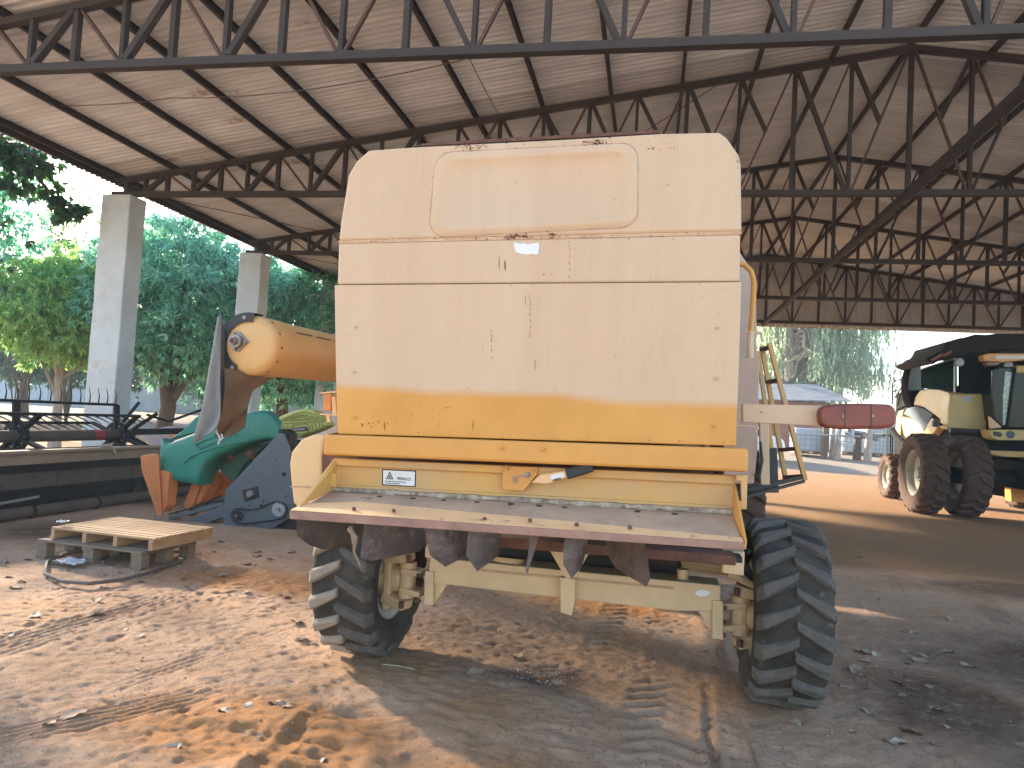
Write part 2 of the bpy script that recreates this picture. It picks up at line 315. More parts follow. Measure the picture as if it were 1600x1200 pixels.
def far_z(x, y):
    t = np.clip((y-30)/12, 0, 1); a = t*t*(3-2*t)*0.7
    return a
def near_z(x, y):
    return near_z0(x, y)
def near_z0(x, y):
    fade = np.exp(-np.clip(y-7, 0, None)/6.0)
    big = 0.6*vnoise(x, y, 1.3, 5) + 0.4*vnoise(x, y, 0.6, 8)
    h = 0.026*(vnoise(x, y, 0.9, 1)-0.5) + 0.011*(vnoise(x, y, 0.31, 2)-0.5) + 0.008*(vnoise(x, y, 0.13, 3)-0.5)
    fine = 0.010*(vnoise(x, y, 0.07, 4)-0.5)+0.011*(vnoise(x, y, 0.04, 6)-0.5)+0.006*(vnoise(x, y, 0.025, 26)-0.5)
    rg_ = 1-np.abs(2*vnoise(x*1.0+0.4*y, y*1.5, 0.11, 14)-1)          # ridged scuffs
    scuff = 0.020*np.clip(rg_-0.55, 0, 1)*vnoise(x, y, 0.7, 15)
    pits = -0.030*np.clip(vnoise(x, y*1.4, 0.085, 16)-0.80, 0, 1)*5*vnoise(x, y, 0.5, 17)
    # lumpy, trampled patch in the left foreground
    lump = np.exp(-(((x+1.55)/1.15)**2+((y-3.35)/0.65)**2))
    l2 = vnoise(x*0.85+y*0.3, y*1.25, 0.17, 12); l2 = np.clip(l2-0.35, 0, 1)
    h = h*(1+0.6*lump) + fine*(0.55+0.9*big) + scuff + pits + lump*0.034*np.clip(l2*2.2, 0, 1)
    calm = np.clip((x-1.1)/0.8, 0, 1); h = h*(1-0.45*calm)
    # tyre tracks: (x0,y0,x1,y1,width,depth,pitch,kind)
    for (x0, y0, x1, y1, wd, dp, pitch, kind) in ((-1.42, 2.3, -1.50, 4.0, .34, .034, .125, 'half'), (-0.75, 2.1, -1.15, 4.4, .40, .012, .15, 'chev'), (0.12, 2.4, 0.20, 5.2, .44, .012, .14, 'chev'),
                                         (1.35, 2.6, 1.05, 4.1, .40, .020, .15, 'chev'), (-3.95, 2.2, -3.72, 5.6, .38, .012, .062, 'line'), (-2.9, 3.4, -2.35, 5.3, .22, .007, .052, 'line'), (-3.2, 2.4, -2.2, 3.9, .30, .008, .05, 'line'),
                                         (0.42, 2.2, 0.41, 5.0, .07, .026, 1.0, 'groove'), (0.62, 2.8, 0.55, 6.5, .10, .010, .05, 'line'), (1.9, 2.5, 4.5, 9.5, .4, .012, .15, 'chev'), (2.6, 3.2, 3.6, 9.5, .35, .010, .06, 'line'), (-0.2, 5.0, 0.1, 9.0, .4, .016, .15, 'chev')):
        dx, dy = x1-x0, y1-y0; L = math.hypot(dx, dy); dx /= L; dy /= L
        a = (x-x0)*dx+(y-y0)*dy; b = (x-x0)*dy-(y-y0)*dx + 0.07*(vnoise(a, a*0, 0.6, 31)-0.5)
        m = np.clip(1-(np.abs(b)/(wd/2))**6, 0, 1)*np.clip(a/0.3, 0, 1)*np.clip((L-a)/0.4, 0, 1)
        m = m*np.clip(0.15+1.2*vnoise(x, y, 0.45, 41), 0, 1)
        if kind == 'chev': pat = np.clip(1.6*np.sin(2*math.pi*(a+0.55*np.abs(b))/pitch), -1, 1)
        elif kind == 'half': pat = np.clip(2.2*np.sin(2*math.pi*(a+0.12*b)/pitch)-0.6, -1, 1)*np.where(b > -0.06, 1.0, 0.15)
        elif kind == 'line': pat = np.clip(1.5*np.sin(2*math.pi*b/pitch), -1, 1)
        else: pat = 1.0
        h = h*(1-0.55*m) - m*dp*(0.3+0.75*pat)
        rim = np.exp(-((np.abs(b)-wd*0.56)/0.035)**2)*np.clip(a/0.3, 0, 1)*np.clip((L-a)/0.4, 0, 1)
        h = h + rim*dp*0.7*vnoise(x, y, 0.25, 9)
    # keep the soil level where the tyres stand
    for (tx, ty) in ((0.83, 4.69), (-1.78, 4.69)):
        q = np.exp(-(((x-tx)/0.28)**2+((y-ty)/0.3)**2)); h = h*(1-q) + q*0.004
    return h*fade
def ground_z(x, y):
    x = np.atleast_1d(np.asarray(x, float)); y = np.atleast_1d(np.asarray(y, float))
    return near_z(x, y)+far_z(x, y)
def gz(x, y): return float(ground_z(x, y)[0])

def make_ground():
    def axis(lo, hi, st, far0, far1):
        a = list(np.arange(lo, hi, st)); s_ = st; v = hi
        while v < far1: a.append(v); s_ *= 1.13; v += s_
        a.append(far1); s_ = st; v = lo; pre = []
        while v > far0: s_ *= 1.13; v -= s_; pre.append(max(v, far0))
        return np.array(sorted(set(pre))+a)
    xs = axis(-4.8, 3.6, 0.017, -500, 500); ys = axis(2.3, 6.6, 0.014, -60, 900)
    X, Y = np.meshgrid(xs, ys, indexing='ij'); Z = ground_z(X.ravel(), Y.ravel())
    n, m = len(xs), len(ys)
    co = np.stack([X.ravel(), Y.ravel(), Z], 1)
    i = np.arange(n-1)[:, None]*m+np.arange(m-1)[None, :]; i = i.ravel()
    fc = np.stack([i, i+m, i+m+1, i+1], 1)
    me = bpy.data.meshes.new('ground'); me.vertices.add(len(co)); me.vertices.foreach_set('co', co.ravel())
    me.loops.add(fc.size); me.loops.foreach_set('vertex_index', fc.ravel())
    me.polygons.add(len(fc)); me.polygons.foreach_set('loop_start', np.arange(len(fc))*4)
    me.polygons.foreach_set('use_smooth', np.ones(len(fc), bool)); me.update(); me.validate()
    m_ = bpy.data.materials.new('dusty_red_earth'); m_.use_nodes = True; t = m_.node_tree; b = t.nodes['Principled BSDF']
    b.inputs['Roughness'].default_value = 0.95; b.inputs['Specular IOR Level'].default_value = 0.15
    tc = t.nodes.new('ShaderNodeTexCoord')
    def noise(s, d=8, r=0.6, off=0):
        n_ = t.nodes.new('ShaderNodeTexNoise'); n_.inputs['Scale'].default_value = s; n_.inputs['Detail'].default_value = d; n_.inputs['Roughness'].default_value = r
        mp = t.nodes.new('ShaderNodeMapping'); mp.inputs['Location'].default_value = (off, off*1.7, 0)
        t.links.new(tc.outputs['Object'], mp.inputs[0]); t.links.new(mp.outputs[0], n_.inputs['Vector']); return n_.outputs['Fac']
    def ramp(f, a, b_, c1=(0, 0, 0), c2=(1, 1, 1)):
        r = t.nodes.new('ShaderNodeValToRGB'); r.color_ramp.elements[0].position = a; r.color_ramp.elements[1].position = b_
        r.color_ramp.elements[0].color = (*c1, 1); r.color_ramp.elements[1].color = (*c2, 1); t.links.new(f, r.inputs[0]); return r.outputs[0]
    def mix(f, a, b_):
        x_ = t.nodes.new('ShaderNodeMixRGB')
        t.links.new(f, x_.inputs[0])
        for k, v in ((1, a), (2, b_)):
            if isinstance(v, tuple): x_.inputs[k].default_value = (*v, 1)
            else: t.links.new(v, x_.inputs[k])
        return x_.outputs[0]
    def blob(cx, cy, rx, ry):
        mp = t.nodes.new('ShaderNodeMapping'); mp.vector_type = 'POINT'
        mp.inputs['Location'].default_value = (-cx/rx, -cy/ry, 0); mp.inputs['Scale'].default_value = (1/rx, 1/ry, 0)
        t.links.new(tc.outputs['Object'], mp.inputs[0])
        g = t.nodes.new('ShaderNodeTexGradient'); g.gradient_type = 'QUADRATIC_SPHERE'; t.links.new(mp.outputs[0], g.inputs[0]); return g.outputs['Fac']
    def math_(op, a, b_):
        q = t.nodes.new('ShaderNodeMath'); q.operation = op
        for k, v in ((0, a), (1, b_)):
            if isinstance(v, (int, float)): q.inputs[k].default_value = v
            else: t.links.new(v, q.inputs[k])
        return q.outputs[0]
    base = mix(ramp(noise(1.1, 10, 0.7), 0.36, 0.62), (0.64, 0.385, 0.235), (0.74, 0.49, 0.335))
    orange = ramp(math_('ADD', noise(0.9, 9, 0.65, 7), 0.0), 0.52, 0.66)
    c = mix(orange, base, (0.60, 0.34, 0.165))
    ob = None
    for bl in ((-1.75, 3.35, 1.9, 1.0), (-3.3, 6.2, 2.2, 1.0), (-.2, 7.0, 2.0, 1.9), (0.0, 2.7, 1.0, 0.5), (6, 30, 14, 26)):  # orange soil patches; under the machine, sunlight's warm tone is painted in
        g = blob(*bl); ob = g if ob is None else math_('MAXIMUM', ob, g)
    ob = ramp(math_('ADD', ob, math_('MULTIPLY', noise(2.2, 10, 0.75, 3), 0.9)), 0.60, 0.95)
    c = mix(ob, c, (0.56, 0.265, 0.105))
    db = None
    for bl in ((-0.55, 4.6, 0.75, 0.6), (3.2, 6.0, 3.4, 3.0), (1.9, 5.0, 1.6, 2.0), (4.4, 9.2, 3.6, 1.8), (2.2, 4.2, 1.0, 1.0), (-6.5, 7.5, 2.5, 2)):  # oily patch under the machine; at right, shade painted into the soil
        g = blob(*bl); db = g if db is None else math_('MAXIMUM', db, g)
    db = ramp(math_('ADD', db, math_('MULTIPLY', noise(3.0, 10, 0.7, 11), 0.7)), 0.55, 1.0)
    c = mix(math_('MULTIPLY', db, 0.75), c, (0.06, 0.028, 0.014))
    # fine crumbs and straw specks
    c = mix(ramp(noise(11, 8, 0.8, 13), 0.52, 0.66), c, mix(noise(3, 3), (0.40, 0.25, 0.14), (0.50, 0.36, 0.25)))
    c = mix(ramp(noise(34, 4, 0.8, 2), 0.58, 0.66), c, (0.30, 0.19, 0.115))
    c = mix(ramp(noise(60, 3, 0.8, 5), 0.68, 0.74), c, (0.50, 0.42, 0.34))
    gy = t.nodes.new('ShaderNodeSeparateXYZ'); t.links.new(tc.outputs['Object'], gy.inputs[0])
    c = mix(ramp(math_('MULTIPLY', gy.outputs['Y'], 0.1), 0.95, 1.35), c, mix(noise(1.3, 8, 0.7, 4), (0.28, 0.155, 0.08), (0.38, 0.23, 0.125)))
    farm = ramp(math_('ADD', math_('MULTIPLY', gy.outputs['Y'], 0.01), math_('MULTIPLY', noise(0.3, 5), 0.04)), 0.33, 0.36)
    c = mix(farm, c, (0.27, 0.225, 0.185))
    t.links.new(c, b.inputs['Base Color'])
    bp = t.nodes.new('ShaderNodeBump'); bp.inputs['Strength'].default_value = 1.0; bp.inputs['Distance'].default_value = 0.05
    hh = math_('ADD', math_('ADD', noise(30, 10, 0.8), math_('MULTIPLY', noise(5, 8, 0.7), 0.8)), math_('MULTIPLY', noise(85, 6, 0.8, 9), 0.45)); t.links.new(hh, bp.inputs['Height']); t.links.new(bp.outputs[0], b.inputs['Normal'])
    me.materials.append(m_)
    o = link('ground', me); tag(o, kind='structure')
make_ground()

# ------------------------------------------------------------------ open steel shed
TY = [7.13, 11.81, 16.42, 21.04, 25.60]
RX, EX, EZ, RZ = 3.678, -9.963, 5.61, 7.62
SLOPE = (RZ-EZ)/(RX-EX); SPAN = RX-EX
def roof_z(x): return RZ-abs(x-RX)*SLOPE
Y0R, Y1R = 6.45, 25.9
def make_shed():
    shed = thing('open_shed', 'open-sided machinery shed with brown steel trusses, corrugated roof and concrete columns', 'shed', (EX, TY[1], 0))
    # roof sheets
    sw = 0.98
    def sheet(sgn, mk):
        mb = MB(); n = 80; L = SPAN+0.45
        for k in range(n+1):
            yy = (sw+0.04)*k/n; ph = (yy/(1.02/8)) % 1.0; z = 0.021*(1 if ph < .30 else (1-(ph-.30)/.2*2 if ph < .5 else (-1 if ph < .8 else -1+(ph-.8)/.2*2)))
            for j in range(3):
                d = L*j/2; mb.v.append(Vector((sgn*d, yy, -SLOPE*d+z)))
        for k in range(n):
            for j in range(2):
                a = k*3+j; mb.f.append([a, a+1, a+4, a+3]); mb.mi.append(0)
        me = bpy.data.meshes.new('roof_sheet'); me.from_pydata([tuple(v) for v in mb.v], [], mb.f); me.materials.append(M[mk])
        me.update(); return me
    sh = {(s, k): sheet(s, 'roof%d' % k) for s in (-1, 1) for k in range(3)}; rr = random.Random(8)
    y = Y0R; i = 0
    while y < Y1R-0.2:
        for s in (-1, 1): link('roof_sheet', sh[(s, rr.choice((0, 0, 1, 2)))], shed, (RX, y, RZ+0.15+0.003*(i % 2)+rr.uniform(0, .003)))
        y += sw; i += 1
    # ridge cap
    MB().prism([(RX-0.3, Y0R, RZ+0.15-0.3*SLOPE+0.03), (RX, Y0R, RZ+0.19), (RX+0.3, Y0R, RZ+0.15-0.3*SLOPE+0.03), (RX+0.3, Y0R, RZ+0.15-0.3*SLOPE+0.025), (RX, Y0R, RZ+0.185), (RX-0.3, Y0R, RZ+0.15-0.3*SLOPE+0.025)], (0, Y1R-Y0R, 0)).build('ridge_cap', 'roof', shed)
    # purlins (C channels standing on the top chords)
    pm = MB()
    Lp = Y1R-Y0R-0.1
    pm.bb((-0.025, 0, 0), (-0.019, Lp, 0.10)); pm.bb((-0.019, 0, 0), (0.025, Lp, 0.006)); pm.bb((-0.019, 0, 0.094), (0.025, Lp, 0.1))
    p0 = pm.build('purlin', 'steel', shed, loc=(0, 0, 0)); first = True
    for s in (-1, 1):
        for k in range(0 if s < 0 else 1, 13):
            x = RX+s*k*SPAN/12; loc = (x + (0.03 if k == 12 else 0), Y0R+0.05, roof_z(x)+0.028)
            if first: p0.location = Vector(loc)-origin(shed); first = False; continue
            link('purlin', p0.data, shed, loc)
    # eave angle
    MB().bb((EX-0.16, Y0R, EZ-0.02), (EX-0.12, Y1R, EZ+0.10)).build('eave_gutter', 'steel', shed)
    # trusses
    nodes = [3.678, 2.83, 2.0, 1.17, 0.36, -0.43, -1.20, -1.96, -2.70, -3.42, -4.11, -4.78, -5.44, -6.07, -6.70, -7.29, -7.82, -8.36, -8.89, -9.34, -9.74]
    HC = 5.35; TH = 0.045
    unit = {}
    def member(name, parent, a, b, wd, dp, m_):
        a, b = Vector(a), Vector(b); d = b-a; L = d.length
        key = (wd, dp, m_)
        if key not in unit:
            mb = MB()      # channel section, open side down/back
            mb.bb((-wd/2, -dp/2, -0.5), (-wd/2+0.006, dp/2, 0.5)); mb.bb((wd/2-0.006, -dp/2, -0.5), (wd/2, dp/2, 0.5)); mb.bb((-wd/2+0.006, -dp/2, -0.5), (wd/2-0.006, -dp/2+0.006, 0.5))
            me = bpy.data.meshes.new(name); me.from_pydata([tuple(v) for v in mb.v], [], mb.f); me.materials.append(M[m_]); unit[key] = me
        o = link(name, unit[key], parent, (a+b)/2); o.scale = (1, 1, L)
        ang = math.atan2(d.x, d.z); o.rotation_euler = (0, ang, 0)
        return o
    for ti, ty in enumerate(TY):
        tr = link('truss', None, shed, (RX, ty, HC)); tr.empty_display_size = 0.1
        zt = lambda x: roof_z(x)-0.03
        member('bottom_chord', tr, (EX-0.05, ty, 5.345), (2*RX-EX+0.05, ty, 5.345), 0.09, 0.11, 'steel')
        for s in (-1, 1):
            xe = EX if s < 0 else 2*RX-EX
            member('top_chord', tr, (RX, ty, RZ-0.03), (xe, ty, EZ-0.03), 0.09, 0.10, 'steel')
            mir = (lambda x: x) if s < 0 else (lambda x: 2*RX-x)
            for k, x in enumerate(nodes):
                if s > 0 and k == 0: continue
                # verticals
                thin = 0.05 if (k % 2) else 0.065
                o = member('vertical', tr, (mir(x), ty, 5.39), (mir(x), ty, zt(x)-0.045), thin, 0.08, 'steel')
            low = lambda x: x < -3.2
            for k in range(0, len(nodes)-1, 2):        # top nodes at even index
                x = nodes[k]
                if k > 0:
                    xb = nodes[k-1]
                    member('diagonal', tr, (mir(x+0.05), ty+0.012, zt(x)-0.05), (mir(xb-0.05), ty+0.012, 5.40), 0.062 if s < 0 and not low(x) else 0.03, 0.075, 'steel' if not low(x) else 'steel_rust')
                xb = nodes[k+1]
                member('diagonal', tr, (mir(x-0.05), ty-0.012, zt(x)-0.05), (mir(xb+0.05), ty-0.012, 5.40), 0.07 if low(x) else 0.032, 0.085 if low(x) else 0.05, 'steel' if low(x) else 'steel_rust')
                if not low(x) and k > 0:              # secondary struts from the top of the odd nodes
                    xo = nodes[k-1]; A = Vector((mir(xo-0.03), ty, zt(xo)-0.05)); B = Vector((mir((x+xo)/2), ty, (zt(x)-0.05+5.40)/2))
                    member('strut', tr, A, B, 0.03, 0.05, 'steel_rust')
                if not low(x):
                    xo = nodes[k+1]; A = Vector((mir(xo+0.03), ty+0.01, zt(xo)-0.05)); B = Vector((mir((x+xo)/2), ty+0.01, (zt(x)-0.05+5.40)/2))
                    member('strut', tr, A, B, 0.055, 0.07, 'steel')
    # longitudinal tie below the ridge and light rods
    MB().bar((RX-0.08, Y0R+0.2, 5.245), (RX-0.08, TY[4], 5.245), 0.11, 0.10).build('tie_beam', 'steel', shed)
    MB().tube([(-9.8, TY[1], 5.43), (-5.5, TY[2], 5.40), ], 0.009, 6).tube([(-5.5, TY[1], 6.2), (-1.0, TY[2], 6.9)], 0.009, 6).tube([(-9.8, TY[2], 5.43), (-5.5, TY[3], 5.40)], 0.009, 6).tube([(0.8, TY[1], 7.1), (-2.9, TY[2], 6.55)], 0.009, 6).build('brace_rod', 'steel_rust', shed)
    # gable cladding at the far end
    gm = {}
    x = EX; i = 0
    while x < 2*RX-EX-0.05:
        x1 = min(x+1.0, 2*RX-EX)
        if x < RX < x1: x1 = RX
        mb = MB(); n = max(2, int((x1-x)/0.033)); zb = 5.24
        for k in range(n+1):
            xx = x+(x1-x)*k/n; dy = 0.022 if (k % 6) in (0, 1, 2) else 0.0
            mb.v.append(Vector((xx, Y1R-0.17+dy, zb))); mb.v.append(Vector((xx, Y1R-0.17+dy, roof_z(xx)+0.12)))
        for k in range(n): mb.f.append([2*k, 2*k+2, 2*k+3, 2*k+1]); mb.mi.append(0)
        mb.build('gable_sheet', 'gable', shed, recalc=False); x = x1
    MB().bb((EX, Y1R-0.13, 5.20), (2*RX-EX, Y1R-0.06, 5.27)).build('gable_sill', 'trough_edge', shed)
    # concrete columns, left row and right row
    def col_mesh():
        mb = MB(); pts = [(-0.30, -0.22), (0.30, -0.22), (0.30, 0.22), (-0.30, 0.22)]
        n = 14
        for k in range(n+1):
            z = -0.2+5.49*k/n
            for (a, b_) in pts: mb.v.append(Vector((a+rnd.uniform(-.006, .006), b_+rnd.uniform(-.006, .006), z)))
        for k in range(n):
            for j in range(4): mb.f.append([k*4+j, k*4+(j+1) % 4, k*4+4+(j+1) % 4, k*4+4+j]); mb.mi.append(0)
        mb.f.append([n*4+j for j in range(4)]); mb.mi.append(0)
        me = bpy.data.meshes.new('column'); me.from_pydata([tuple(v) for v in mb.v], [], mb.f); me.materials.append(M['concrete'])
        return me
    cm = col_mesh()
    for ty in TY:
        o = link('column', cm, shed, (-9.79, ty+0.03, 0)); b = o.modifiers.new('b', 'BEVEL'); b.width = 0.02; b.segments = 2; b.limit_method = 'ANGLE'
    for ty in TY[1:]:
        link('column', cm, shed, (2*RX+9.79, ty+0.03, 0))
make_shed()

def cable(name, label, pts, r=0.008, sag=0.15, m_='hose', cat='cable', group=None):
    out = []
    for a, b in zip(pts[:-1], pts[1:]):
        for k in range(12):
            t = k/12; p = Vector(a).lerp(Vector(b), t); p.z -= sag*4*t*(1-t); out.append(p)
    out.append(Vector(pts[-1]))
    o = MB().tube(out, r, 6).build(name, m_, None, smooth=True, loc=pts[0])
    return tag(o, label, cat, group)
cable('electric_cable', 'thin dark cable sagging under the roof from the left edge to the nearest truss', [P(-40, 152, Y=9.4), P(270, 153, Y=9.0), P(730, 92, Y=7.15)], 0.007, 0.12)
cable('dangling_wire', 'thin wire knotted on the nearest truss and dropping towards the combine hood', [P(733, 90, Y=7.2), P(780, 180, Y=9.6)], 0.006, 0.02)
cable('eave_wire', 'thin wire running along the shed eave past the column heads', [P(-30, 198, X=-10.25), P(190, 312, X=-10.25), P(520, 442, X=-10.25)], 0.010, 0.03)

# ------------------------------------------------------------------ wheels
def make_wheel(parent, name, c, R, W, nl, lug_h, rim_r, yaw=0.0, mats=('rubber', 'lug', 'rim'), outer=1, dust=None, lugmesh={}):
    """axis along X, c = centre; outer = +1 when the dish faces +X. yaw turns the wheel about Z"""
    c = Vector(c)
    wh = link(name, None, parent, c, (0, 0, yaw)); wh.empty_display_size = 0.1
    hw = W/2; rb = R-lug_h
    prof = [(rim_r, -hw*0.62), (rim_r+0.03, -hw*0.80), ((rim_r+rb)/2, -hw*1.06), (rb-0.05, -hw*1.0), (rb-0.012, -hw*0.88), (rb, -hw*0.5), (rb+0.004, 0),
            (rb, hw*0.5), (rb-0.012, hw*0.88), (rb-0.05, hw*1.0), ((rim_r+rb)/2, hw*1.06), (rim_r+0.03, hw*0.80), (rim_r, hw*0.62)]
    mb = MB().lathe([(r, h) for r, h in prof], (0, 0, 0), (1, 0, 0), 56, closed=True)
    me_o = mb.build('tyre', mats[0], None, smooth=True, angle=60); me_o.parent = wh; 
    # lugs: curved bars from the centre line back to the shoulder, each a piece
    for side in (-1, 1):
        lb = MB(); segs = 7
        for k in range(segs+1):
            t = k/segs; h = side*(hw*(-0.04)+hw*1.07*t); sweep = 0.58*hw*(t**0.9)
            rr = rb-0.006 - (0.055*max(0, (t-0.78)/0.22)**1.5)
            top = R - (0.014*t) - (0.05*max(0, (t-0.86)/0.14)**1.3)
            wd = (0.020+0.013*t)*(R/0.545)**0.6
            for (r_, s_) in ((rr, wd*1.7), (top, wd), (top, -wd), (rr, -wd*1.7)):
                ang = (sweep+s_)/R
                lb.v.append(Vector((h, -r_*math.sin(ang), r_*math.cos(ang))))
        for k in range(segs):
            for j in range(4):
                j2 = (j+1) % 4; a = k*4; lb.f.append([a+j, a+j2, a+4+j2, a+4+j]); lb.mi.append(0)
        lb.f.append([0, 3, 2, 1]); lb.mi.append(0); lb.f.append([segs*4+j for j in range(4)]); lb.mi.append(0)
        me = bpy.data.meshes.new('lug'); me.from_pydata([tuple(v) for v in lb.v], [], lb.f)
        bm = bmesh.new(); bm.from_mesh(me); bmesh.ops.recalc_face_normals(bm, faces=bm.faces)
        bmesh.ops.bevel(bm, geom=[e for e in bm.edges if e.calc_face_angle(0) > 0.7], offset=0.006, segments=1, affect='EDGES'); bm.to_mesh(me); bm.free()
        m2 = dust if (dust and side == -1) else mats[1]
        me.materials.append(M[m2])
        for i in range(nl):
            o = bpy.data.objects.new('lug', me); COL.objects.link(o); o.parent = wh
            o.rotation_euler = (2*math.pi*(i+(0.5 if side > 0 else 0))/nl, 0, 0)
    rb_ = MB()
    rp = [(rim_r+0.015, -hw*0.84), (rim_r+0.02, -hw*0.78), (rim_r-0.03, -hw*0.62), (rim_r-0.06, -hw*0.2), (rim_r-0.06, hw*0.2), (rim_r-0.03, hw*0.62), (rim_r+0.02, hw*0.78), (rim_r+0.015, hw*0.84)]
    rb_.lathe(rp, (0, 0, 0), (1, 0, 0), 40)
    dz = outer*hw*0.15
    rb_.lathe([(rim_r-0.055, dz), (rim_r*0.72, dz+outer*0.03), (rim_r*0.5, dz-outer*0.02), (0.001, dz-outer*0.02)], (0, 0, 0), (1, 0, 0), 40)
    ro = rb_.build('rim', mats[2], None, smooth=True, angle=40); ro.parent = wh
    hb = MB().lathe([(0.0005, dz+outer*0.08), (0.09, dz+outer*0.08), (0.11, dz+outer*0.05), (0.11, dz-outer*0.06)], (0, 0, 0), (1, 0, 0), 20)
    for k in range(8):
        a = 2*math.pi*k/8; hb.tube([(dz+outer*0.0, 0.17*math.cos(a), 0.17*math.sin(a)), (dz+outer*0.05, 0.17*math.cos(a), 0.17*math.sin(a))], 0.014, 6)
    ho = hb.build('hub', mats[2], None, smooth=True); ho.parent = wh
    for o in (me_o, ro, ho): o.location = (0, 0, 0)
    return wh

# ------------------------------------------------------------------ the near combine harvester, seen from behind
def make_combine():
    cb = thing('combine_harvester', 'old cream and ochre combine harvester seen from behind, filling the middle of the shed', 'combine harvester', (-0.5, 6.5, 0))
    YR = 3.2
    dy = (0, 1, 0)
    def ext(name, pts, Y, depth, m_, bevel=0.008, parent=cb, **k):
        return MB().prism(pxs(pts, Y=Y), (0, depth, 0)).build(name, m_, parent, bevel=bevel, **k)
    # two-tone lower panel: faded cream above, original ochre below an irregular border
    def two_tone():
        m = M['cream'].copy(); m.name = 'faded_panel_over_ochre'; t = m.node_tree; b = t.nodes['Principled BSDF']
        old = b.inputs['Base Color'].links[0].from_socket
        tc = t.nodes.new('ShaderNodeTexCoord'); sx = t.nodes.new('ShaderNodeSeparateXYZ'); t.links.new(tc.outputs['Object'], sx.inputs[0])
        n = t.nodes.new('ShaderNodeTexNoise'); n.inputs['Scale'].default_value = 2.0; n.inputs['Detail'].default_value = 3; t.links.new(tc.outputs['Object'], n.inputs['Vector'])
        a = t.nodes.new('ShaderNodeMath'); a.operation = 'MULTIPLY_ADD'; t.links.new(n.outputs['Fac'], a.inputs[0]); a.inputs[1].default_value = 0.06; t.links.new(sx.outputs['Z'], a.inputs[2])
        r = t.nodes.new('ShaderNodeMapRange'); zb = P(840, 618, Y=YR).z; r.inputs[1].default_value = zb-0.02+0.03; r.inputs[2].default_value = zb+0.02+0.03
        t.links.new(a.outputs[0], r.inputs[0])
        n2 = t.nodes.new('ShaderNodeTexNoise'); n2.inputs['Scale'].default_value = 3.5; n2.inputs['Detail'].default_value = 6; t.links.new(tc.outputs['Object'], n2.inputs['Vector'])
        r2 = t.nodes.new('ShaderNodeValToRGB'); r2.color_ramp.elements[0].color = (0.56, 0.25, 0.04, 1); r2.color_ramp.elements[1].color = (0.63, 0.295, 0.06, 1)
        r2.color_ramp.elements[0].position = .35; r2.color_ramp.elements[1].position = .65; t.links.new(n2.outputs['Fac'], r2.inputs[0])
        mx = t.nodes.new('ShaderNodeMixRGB'); t.links.new(r.outputs[0], mx.inputs[0]); t.links.new(r2.outputs[0], mx.inputs[1]); t.links.new(old, mx.inputs[2])
        t.links.new(mx.outputs[0], b.inputs['Base Color']); return m
    M['twotone'] = two_tone()
    top_out = [(529, 376), (532, 345), (544, 273), (556, 252), (576, 234), (646, 229), (880, 217), (1030, 208), (1124, 206), (1136, 215), (1155, 242), (1158, 258), (1159, 361)]
    hood = ext('upper_hood', top_out, YR, 2.2, 'cream', 0.012)
    MB().prism(pxs([(644, 229), (1030, 208), (1030, 203), (760, 217), (660, 224)], Y=YR+0.03), (0, 2.1, 0)).build('hood_seam', 'rust', cb, bevel=0.002)
    # pressed access door in the upper hood: outer gap + raised rounded panel with an inner step
    def rrect(x0, y0, x1, y1, r, Y, skew=0, sy=0):
        pts = []
        for (cx, cy, a0) in ((x1-r, y0+r, -90), (x1-r, y1-r, 0), (x0+r, y1-r, 90), (x0+r, y0+r, 180)):
            for k in range(7):
                a = math.radians(a0+15*k); x = cx+r*math.cos(a); y = cy+r*math.sin(a)
                t = (y-y0)/(y1-y0); u = (x-x0)/(x1-x0)
                pts.append(P(x - skew*t*(1-u), y - sy*u, Y=Y))
        return pts
    o1 = rrect(681, 239, 996, 370, 26, YR-0.001, 11, 16); i1 = rrect(690, 247, 986, 362, 22, YR-0.012, 10, 15); i2 = rrect(696, 252, 980, 357, 20, YR-0.010, 10, 15); i3 = rrect(702, 257, 974, 352, 17, YR-0.002, 10, 15)
    gap0 = rrect(679.6, 237.6, 997.4, 371.4, 27, YR-0.0012, 11, 16); gap1 = rrect(681, 239, 996, 370, 26, YR-0.0012, 11, 16)
    mb = MB(); n = len(o1)
    for loop in (o1, i1, i2, i3): mb.v += loop
    for L in range(3):
        for k in range(n): k2 = (k+1) % n; mb.f.append([L*n+k, L*n+k2, (L+1)*n+k2, (L+1)*n+k]); mb.mi.append(0)
    mb.f.append([3*n+k for k in range(n)]); mb.mi.append(0)
    door = mb.build('access_door', 'cream', hood, smooth=True, angle=50)
    mb = MB(); mb.v += gap0+gap1
    for k in range(n): k2 = (k+1) % n; mb.f.append([k, k2, n+k2, n+k]); mb.mi.append(0)
    mb.build('door_gap', mat('door_gap_grime', (.30, .19, .12), .8, 0, vscale=5, col2=(.50, .34, .21), dirt=(.13, .05, .03), dscale=14, dlev=.56), hood)
    ext('middle_panel', [(529, 380), (1157, 366), (1156, 439.6), (527, 444.2)], YR+0.004, 1.9, 'cream', 0.008)
    ext('lower_panel', [(522.5, 445.2), (1158.5, 440.4), (1156, 530), (1150, 697), (527, 678), (524, 560)], YR-0.008, 0.05, 'twotone', 0.005)
    MB().prism(pxs([(530, 447), (1150, 442), (1140, 690), (535, 674)], Y=YR+0.05), (0, 2.4, 0)).build('rear_housing', 'cream', cb)
    MB().bb((-1.42, YR+0.25, 1.35), (0.30, YR+2.4, 1.47)).build('housing_floor', 'rust', cb)
    ext('panel_seam', [(529, 375.8), (1159, 360.8), (1158, 366.3), (529, 380.3)], YR+0.004, 1.8, mat('rust_stained_seam', (.50, .29, .15), .7, 0, vscale=9, col2=(.58, .40, .25), dirt=(.17, .07, .035), dscale=22, dlev=.60), 0)
